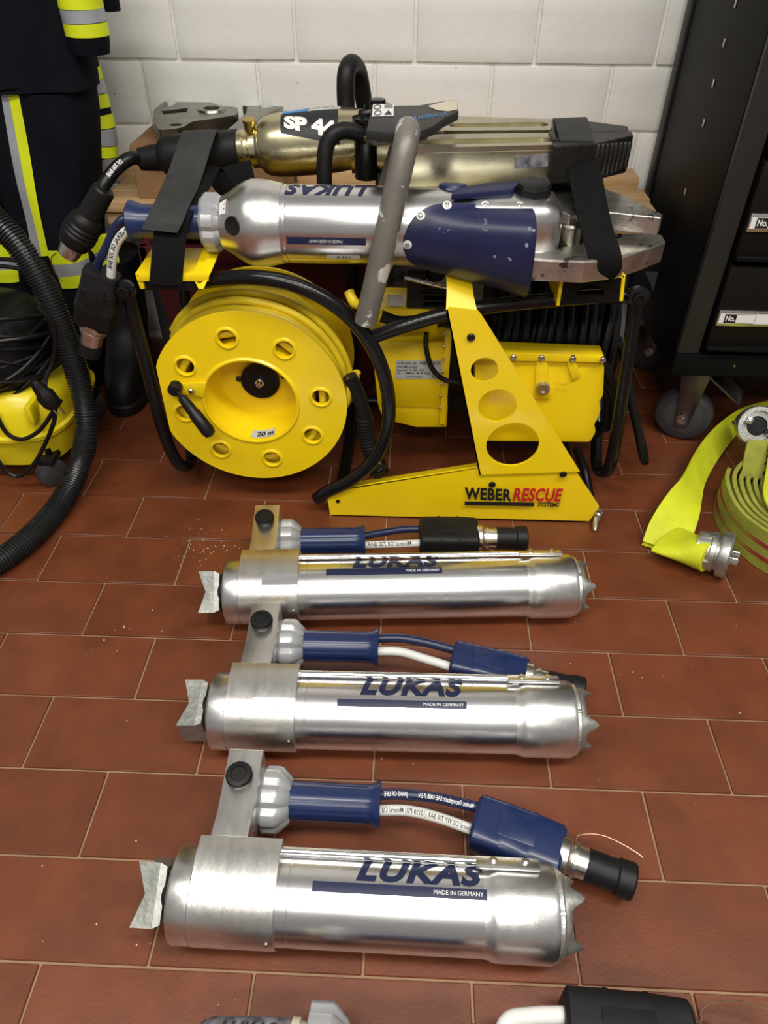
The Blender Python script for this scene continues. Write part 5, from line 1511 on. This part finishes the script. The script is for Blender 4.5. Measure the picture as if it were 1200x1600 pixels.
g = B(); tube(g, [(-0.7980, 0.8400, 0.0893), (-0.7813, 0.8350, 0.0498), (-0.7567, 0.8350, 0.0426), (-0.7177, 0.8350, 0.0771), (-0.6844, 0.8400, 0.1232), (-0.6576, 0.8420, 0.1665), (-0.6486, 0.8450, 0.1931)], .0042, 8); obj('cable_loop', g, 'cable_black', vc)
g = B(); tube(g, [(-0.6479, 0.9000, 0.3693), (-0.6300, 0.9000, 0.3332), (-0.6500, 0.9000, 0.2689), (-0.6652, 0.8800, 0.2398), (-0.6663, 0.8600, 0.2178)], .0042, 8); obj('cable_loop', g, 'cable_black', vc)
g = B(); lathe(g, [(0, .010), (.004, .014), (.012, .0165), (.03, .017), (.036, .013), (.05, .011), (.062, .006)], (-0.6429, 0.8380, 0.2033), (-.35, -.1, 1), 18, rf=flute(6, .12))
pg = obj('mains_plug', g, 'black_plastic', vc)
for dx in (-.007, .007):
    g = B(); lathe(g, [(0, .0024), (.018, .0024), (.0195, .0012)], V((-0.6429, 0.8380, 0.2033)) + V((dx, 0, .001)), (.35, .05, -1), 8); obj('plug_pin', g, 'chrome', pg)
def small_castor(c):
    g = B(); lathe(g, [(-.013, .006), (-.013, .024), (-.010, .029), (.010, .029), (.013, .024), (.013, .006)], (c[0], c[1], .029), (.8, -.6, 0), 24); w = obj('castor_wheel', g, 'castor_rubber', vc)
    g = B(); box(g, (c[0], c[1] + .006, .060), (.036, .044, .014), .005); lathe(g, [(0, .007), (.03, .007)], (c[0], c[1] + .012, .05), (0, 0, 1), 10); obj('castor_fork', g, 'black_plastic', vc)
for c in ((-.712, .868), (-.91, .868), (-.712, 1.11), (-.91, 1.11)): small_castor(c)

g = B()
hpth = [(-0.7857, 1.0200, 0.5503), (-0.7418, 1.0050, 0.4970), (-0.6938, 0.9850, 0.4435), (-0.6580, 0.9650, 0.3637), (-0.6390, 0.9450, 0.2782), (-0.6270, 0.9200, 0.1894), (-0.6219, 0.8850, 0.1241), (-0.6383, 0.8500, 0.0638), (-0.6583, 0.7760, 0.0260), (-0.6809, 0.6739, 0.0235), (-0.7226, 0.5961, 0.0235), (-0.7905, 0.5294, 0.0235)]
def rib(s):
    f = (s / .0054) % 1.0
    return .0192 + .0034 * (1 if .15 < f < .60 else 0)
fine = cat(hpth, 40)
tot = [0.0]
for a, b in zip(fine, fine[1:]): tot.append(tot[-1] + (b - a).length)
def at_len(s):
    import bisect
    i = min(len(tot) - 2, max(0, bisect.bisect_right(tot, s) - 1)); return fine[i].lerp(fine[i + 1], (s - tot[i]) / max(1e-9, tot[i + 1] - tot[i]))
N_ = int(tot[-1] / .00105)
rs = [tot[-1] * i / N_ for i in range(N_ + 1)]
tube(g, [at_len(s) for s in rs], .02, 20, smooth=0, rf=rib)
tag(obj('vacuum_hose', g, 'hose_ribbed', None, 30), 'thick black ribbed suction hose curving down onto the tiles', 'hose')

# ---------------------------------------------------------------- black drawer cabinet on castors
cbn = thing('tool_cabinet', 'tall black drawer cabinet on castors at the right', 'cabinet', (.9, 1.25, 0))
cx0, cx1, cy0, cy1, cz0, cz1 = .535, 1.20, 1.045, 1.475, .185, 1.9
g = B(); box(g, ((cx0 + cx1) / 2, (cy0 + cy1) / 2 + .006, (cz0 + cz1) / 2), (cx1 - cx0, cy1 - cy0 - .012, cz1 - cz0), .003)
obj('carcass', g, 'cabinet_black', cbn)
g = B(); box(g, (cx0 + .021, cy0 + .002, (cz0 + .05 + cz1) / 2), (.042, .014, cz1 - cz0 - .05), .002); obj('front_post', g, 'cabinet_post', cbn)
g = B(); box(g, (cx1 - .021, cy0 + .002, (cz0 + .05 + cz1) / 2), (.042, .014, cz1 - cz0 - .05), .002); obj('front_post', g, 'cabinet_post', cbn)
g = B(); box(g, (cx0 - .001, cy1 - .016, (cz0 + cz1) / 2), (.008, .032, cz1 - cz0), .002); obj('rear_post', g, 'cabinet_post', cbn)
g = B(); box(g, ((cx0 + cx1) / 2, cy0 + .002, cz0 + .024), (cx1 - cx0, .016, .048), .002); obj('plinth', g, 'cabinet_black', cbn)
g = B(); lathe(g, [(0, .002), (.001, .002)], (cx0 + .12, cy0 - .006, cz0 + .025), (0, -1, 0), 10); obj('plinth_screw', g, 'screw', cbn)
z = cz0 + .056
for k in range(10):
    h_ = .178
    if z + h_ > cz1: break
    g = B(); box(g, ((cx0 + cx1) / 2, cy0 - .001, z + h_ / 2), (cx1 - cx0 - .098, .022, h_ - .010), .003)
    dr = obj('drawer', g, 'cabinet_dark', cbn)
    g = B(); box(g, ((cx0 + cx1) / 2, cy0 - .016, z + .012), (cx1 - cx0 - .098, .012, .010), .003); obj('drawer_pull', g, 'cabinet_black', dr)
    x0_, zz = cx0 + .053, z + .074
    g = B(); box(g, (x0_ + .06, cy0 - .0135, zz), (.12, .004, .031), .0012)
    lh = obj('label_holder', g, 'satin_alu', dr)
    g = B(); patch(g, quadmap((x0_ + .003, cy0 - .0158, zz - .010), (x0_ + .117, cy0 - .0158, zz - .010), (x0_ + .003, cy0 - .0158, zz + .010), 0), 1, 1); obj('label_card', g, 'print_white', dr, recalc=False)
    g = B(); patch(g, quadmap((x0_ + .012, cy0 - .0162, zz - .009), (x0_ + .034, cy0 - .0162, zz - .009), (x0_ + .012, cy0 - .0162, zz + .009), 0), 1, 1); obj('number_field', g, 'print_black', dr, recalc=False)
    g = B(); text(g, 'No.', quadmap((x0_ + .0145, cy0 - .0166, zz - .005), (x0_ + .032, cy0 - .0166, zz - .005), (x0_ + .0145, cy0 - .0166, zz + .006), 0), .03, 0, 1); obj('number_lettering', g, 'print_white', dr, recalc=False)
    g = B()
    ra = [(x0_ + .034 + dx, zz + dz) for dx, dz in ((0, -.009), (.034, -.009), (.036, -.007), (.036, .007), (.034, .009), (0, .009))]
    tube(g, [(x, cy0 - .0162, zq) for x, zq in ra], .0003, 4, closed=True, smooth=1); obj('card_outline', g, 'print_black', dr)
    z += h_
for p in ((0.5345, 1.2204, 0.7880), (0.5345, 1.2255, 0.7309), (0.5345, 1.2269, 0.6695), (0.5345, 1.2227, 0.6063), (0.5345, 1.2247, 0.4841)):
    g = B(); box(g, (p[0] - .0005, p[1], p[2]), (.002, .007, .013), .0008); obj('side_slot', g, 'screw', cbn)
def castor(x, y, rz):
    d = V((math.cos(rz), math.sin(rz), 0)); ax = V((-math.sin(rz), math.cos(rz), 0))
    g = B(); lathe(g, [(-.019, .014), (-.019, .046), (-.014, .057), (-.006, .060), (.006, .060), (.014, .057), (.019, .046), (.019, .014)], (x, y, .060), ax, 40)
    w = obj('castor_wheel', g, 'castor_rubber', cbn)
    g = B(); lathe(g, [(-.0205, .010), (-.0205, .036), (-.019, .040), (.019, .040), (.0205, .036), (.0205, .010)], (x, y, .060), ax, 32); obj('wheel_hub', g, 'castor_hub', w)
    for s in (-1, 1):
        g = B(); o_ = V((x, y, 0)) + ax * (.024 * s)
        prism(g, [o_ + d * a + V((0, 0, z_)) for a, z_ in ((-.030, .180), (.030, .180), (.016, .045), (-.010, .040))], ax * .003 * s, .001); obj('castor_fork', g, 'castor_steel', cbn)
        g = B(); lathe(g, [(0, .012), (.003, .012), (.004, .006), (.008, .006)], o_ + V((0, 0, .060)) + ax * .003 * s, ax * s, 6); obj('axle_nut', g, 'screw', cbn)
    g = B(); box(g, (x, y, .181), (.08, .08, .005), .001); obj('castor_plate', g, 'castor_steel', cbn)
    R_ = Matrix((d, ax, V((0, 0, 1)))).transposed() @ Matrix.Rotation(rad(32), 3, 'Y')
    g = B(); box(g, V((x, y, .148)) + d * .062, (.085, .062, .004), .0012, R_); obj('brake_pedal', g, 'castor_steel', cbn)
castor(.612, 1.098, rad(-25)); castor(1.10, 1.098, rad(-25)); castor(.612, 1.40, rad(-25)); castor(1.10, 1.40, rad(-25))

# ---------------------------------------------------------------- fire hoses on the floor at the right
def storz(par, c, d, R_, hint=(0, 0, 1)):
    c, d = V(c), V(d).normalized()
    g = B(); lathe(g, [(-.036, R_ * .62), (-.034, R_ * .80), (-.012, R_ * .84), (-.010, R_ * .90), (-.002, R_ * .90), (-.001, R_ * .80), (.006, R_ * .80)], c, d, 40)
    k = obj('coupling_body', g, 'storz', par, 30)
    _, u, w = frame(d, hint)
    for a in (0, 90, 180, 270):
        n = u * math.cos(rad(a)) + w * math.sin(rad(a))
        g = B(); box(g, c + n * R_ * .86 - d * .020, (.024, .010, .006), .0015, Matrix((d, d.cross(n), n)).transposed()); obj('grip_rib', g, 'storz', k)
    g = B(); lathe(g, [(.004, R_ * .55), (.004, R_), (.007, R_ * 1.03), (.020, R_ * 1.03), (.0225, R_ * .98), (.0225, R_ * .78), (.012, R_ * .74), (.012, R_ * .50)], c, d, 48, cap=False)
    obj('coupling_ring', g, 'storz', par, 30)
    g = B(); lathe(g, [(.008, R_ * .76), (.009, R_ * .30), (.002, R_ * .28)], c, d, 32); obj('rubber_seal', g, 'black_rubber', par)
    for s in (-1, 1):
        n = (u * .4 + w * .9).normalized() * s
        g = B(); box(g, c + n * R_ * .58 + d * .024, (.026, .014, .010), .003, Matrix((d, d.cross(n), n)).transposed()); obj('claw', g, 'chrome', par)
fh = thing('fire_hose', 'bright yellow flat fire hose, folded end and metal coupling on the tiles', 'fire hose', (0.5151, 0.7197, 0.0000))
ea = [(0.9326, 1.1415, 0.0700), (0.8530, 1.1517, 0.0680), (0.8007, 1.1418, 0.0660), (0.7338, 1.1078, 0.0640), (0.6623, 1.0401, 0.0620), (0.6011, 0.9581, 0.0620), (0.5474, 0.8675, 0.0640), (0.5132, 0.8246, 0.0620), (0.4831, 0.7857, 0.0520), (0.4609, 0.7542, 0.0340), (0.4482, 0.7283, 0.0120)]
eb = [(0.9582, 1.1462, 0.0100), (0.8848, 1.1613, 0.0100), (0.8331, 1.1589, 0.0100), (0.7735, 1.1326, 0.0100), (0.7174, 1.0646, 0.0100), (0.6602, 0.9841, 0.0120), (0.6090, 0.8972, 0.0220), (0.5786, 0.8282, 0.0360), (0.5569, 0.7734, 0.0400), (0.5369, 0.7309, 0.0260), (0.5139, 0.6989, 0.0100)]
g = B(); strip(g, ea, eb, .004, 6, 6)
hA = obj('hose_length', g, 'hose_neon', fh, 50)
ec = [(0.4483, 0.7277, 0.0060), (0.4651, 0.7518, 0.0040), (0.4886, 0.7614, 0.0060), (0.5164, 0.7423, 0.0180), (0.5338, 0.7152, 0.0340)]
ed = [(0.5154, 0.6985, 0.0040), (0.5221, 0.6964, 0.0030), (0.5267, 0.6889, 0.0040), (0.5295, 0.6784, 0.0080), (0.5311, 0.6659, 0.0140)]
g = B(); strip(g, ec, ed, .005, 6, 4); obj('folded_layer', g, 'hose_neon', fh, 50)
g = B()
rings = []
c0, c1 = V((0.4844, 0.7195, 0.0280)), V((0.5335, 0.6686, 0.0400))
dd = (c1 - c0).normalized(); sd = V((0, 0, 1)).cross(dd).normalized(); ud = dd.cross(sd)
for t, a, b in ((0, .048, .010), (.25, .046, .012), (.5, .041, .018), (.75, .034, .024), (1.0, .029, .029), (1.15, .029, .029)):
    rings.append([c0.lerp(c1, t) + sd * a * math.cos(2 * math.pi * i / 28) + ud * b * math.sin(2 * math.pi * i / 28) for i in range(28)])
loft(g, rings); obj('hose_throat', g, 'hose_neon', fh, 60)
storz(fh, (0.5582, 0.6709, 0.0420), (.82, -.42, .10), .040)

fr = thing('fire_hose', 'rolled worn yellow fire hose with red stitch lines at the right edge', 'fire hose', (.785, .79, 0))
HC = V((.785, .79, 0)); HH = .078
def spiral(z0, z1, off0, off1, turns, r0, dr, th, m_, nm, ph=0.0, par=None):
    g = B(); T_, Bt = [], []
    n = int(64 * turns)
    for i in range(n + 1):
        a = 2 * math.pi * i / 64 + ph
        r = r0 - dr * a / (2 * math.pi) + .003 * math.sin(2 * a + .5) + .0015 * math.sin(5 * a)
        T_.append(HC + V((math.cos(a) * (r + off1), math.sin(a) * (r + off1) * 1.02, z1 + .0025 * math.sin(7 * a)))); Bt.append(HC + V((math.cos(a) * (r + off0), math.sin(a) * (r + off0) * 1.02, z0)))
    strip(g, T_, Bt, th, 0, 3)
    return obj(nm, g, m_, par or fr, 60)
coil = spiral(.001, HH, 0, 0, 7, .178, .0125, .0075, 'hose_worn', 'rolled_hose', rad(150))
for zf in (.28, .34, .62, .68):
    spiral(HH * zf - .0008, HH * zf + .0008, .0040, .0040, 1.0, .178, .0125, .0006, 'stitch_red', 'stitch_line', rad(150), coil)
storz(fr, (0.7171, 0.9932, 0.1000), (-.10, -.60, .35), .040)
g = B(); strip(g, [(0.6900, 0.9511, 0.0920), (0.6719, 0.9082, 0.0800), (0.6522, 0.8558, 0.0720)], [(0.7297, 0.9485, 0.0920), (0.7143, 0.9079, 0.0800), (0.6897, 0.8514, 0.0720)], .006, 5, 3); obj('hose_tail', g, 'hose_worn', fr)
fs = thing('fire_hose', 'loose bright yellow hose end lying over the rolled hose at the right edge', 'fire hose', (.80, .76, .08))
g = B(); strip(g, [(0.7279, 0.9370, 0.1000), (0.6850, 0.8388, 0.0940), (0.6611, 0.7826, 0.0920), (0.6591, 0.7471, 0.0880), (0.6703, 0.6845, 0.0860)], [(0.7994, 0.9403, 0.1000), (0.7589, 0.8494, 0.0960), (0.7295, 0.7856, 0.0920), (0.7225, 0.7511, 0.0900), (0.7272, 0.7185, 0.0880)], .005, 6, 4); obj('hose_length', g, 'hose_neon', fs)

# ---------------------------------------------------------------- crumbs on the tiles
g = B(); rc_ = random.Random(5)
spots = [((-0.3617, 0.6904, 0.0000), 46, .030), ((-0.3836, 0.6472, 0.0000), 16, .06), ((-0.4555, 0.4508, 0.0000), 5, .03), ((-0.4500, 0.5007, 0.0000), 5, .04), ((-0.4009, 0.6465, 0.0000), 8, .08), ((0.3675, 0.4248, 0.0000), 2, .008), ((0.5118, 0.3693, 0.0000), 2, .004), ((-0.4059, 0.0248, 0.0000), 2, .004), ((-0.2796, 0.0229, -0.0000), 2, .01),
         ((-0.2691, 0.0921, 0.0000), 3, .1), ((0.4033, 0.2198, 0.0000), 1, .001), ((0.2808, 0.2500, -0.0000), 1, .001), ((0.5966, 1.3208, 0.0000), 5, .02), ((0.2807, 0.5385, 0.0000), 2, .01), ((0.4009, 0.9373, 0.0000), 3, .03), ((-0.1659, -0.0327, 0.0000), 2, .02), ((0.2702, 0.3739, 0.0000), 12, .30), ((-0.3709, 0.2428, 0.0000), 10, .3)]
for c, n, sp_ in spots:
    for k in range(n):
        s = rc_.uniform(.0006, .0017)
        p = V(c) + V((rc_.gauss(0, sp_), rc_.gauss(0, sp_ * .7), s * .4 + .0002))
        box(g, p, (s * rc_.uniform(.7, 1.6), s, s * .7), 0, Matrix.Rotation(rc_.uniform(0, 3), 3, 'Z'))
cr2 = tag(obj('crumbs', g, 'crumb'), 'pale crumbs and grit scattered on the red tiles', 'debris'); cr2['kind'] = 'stuff'
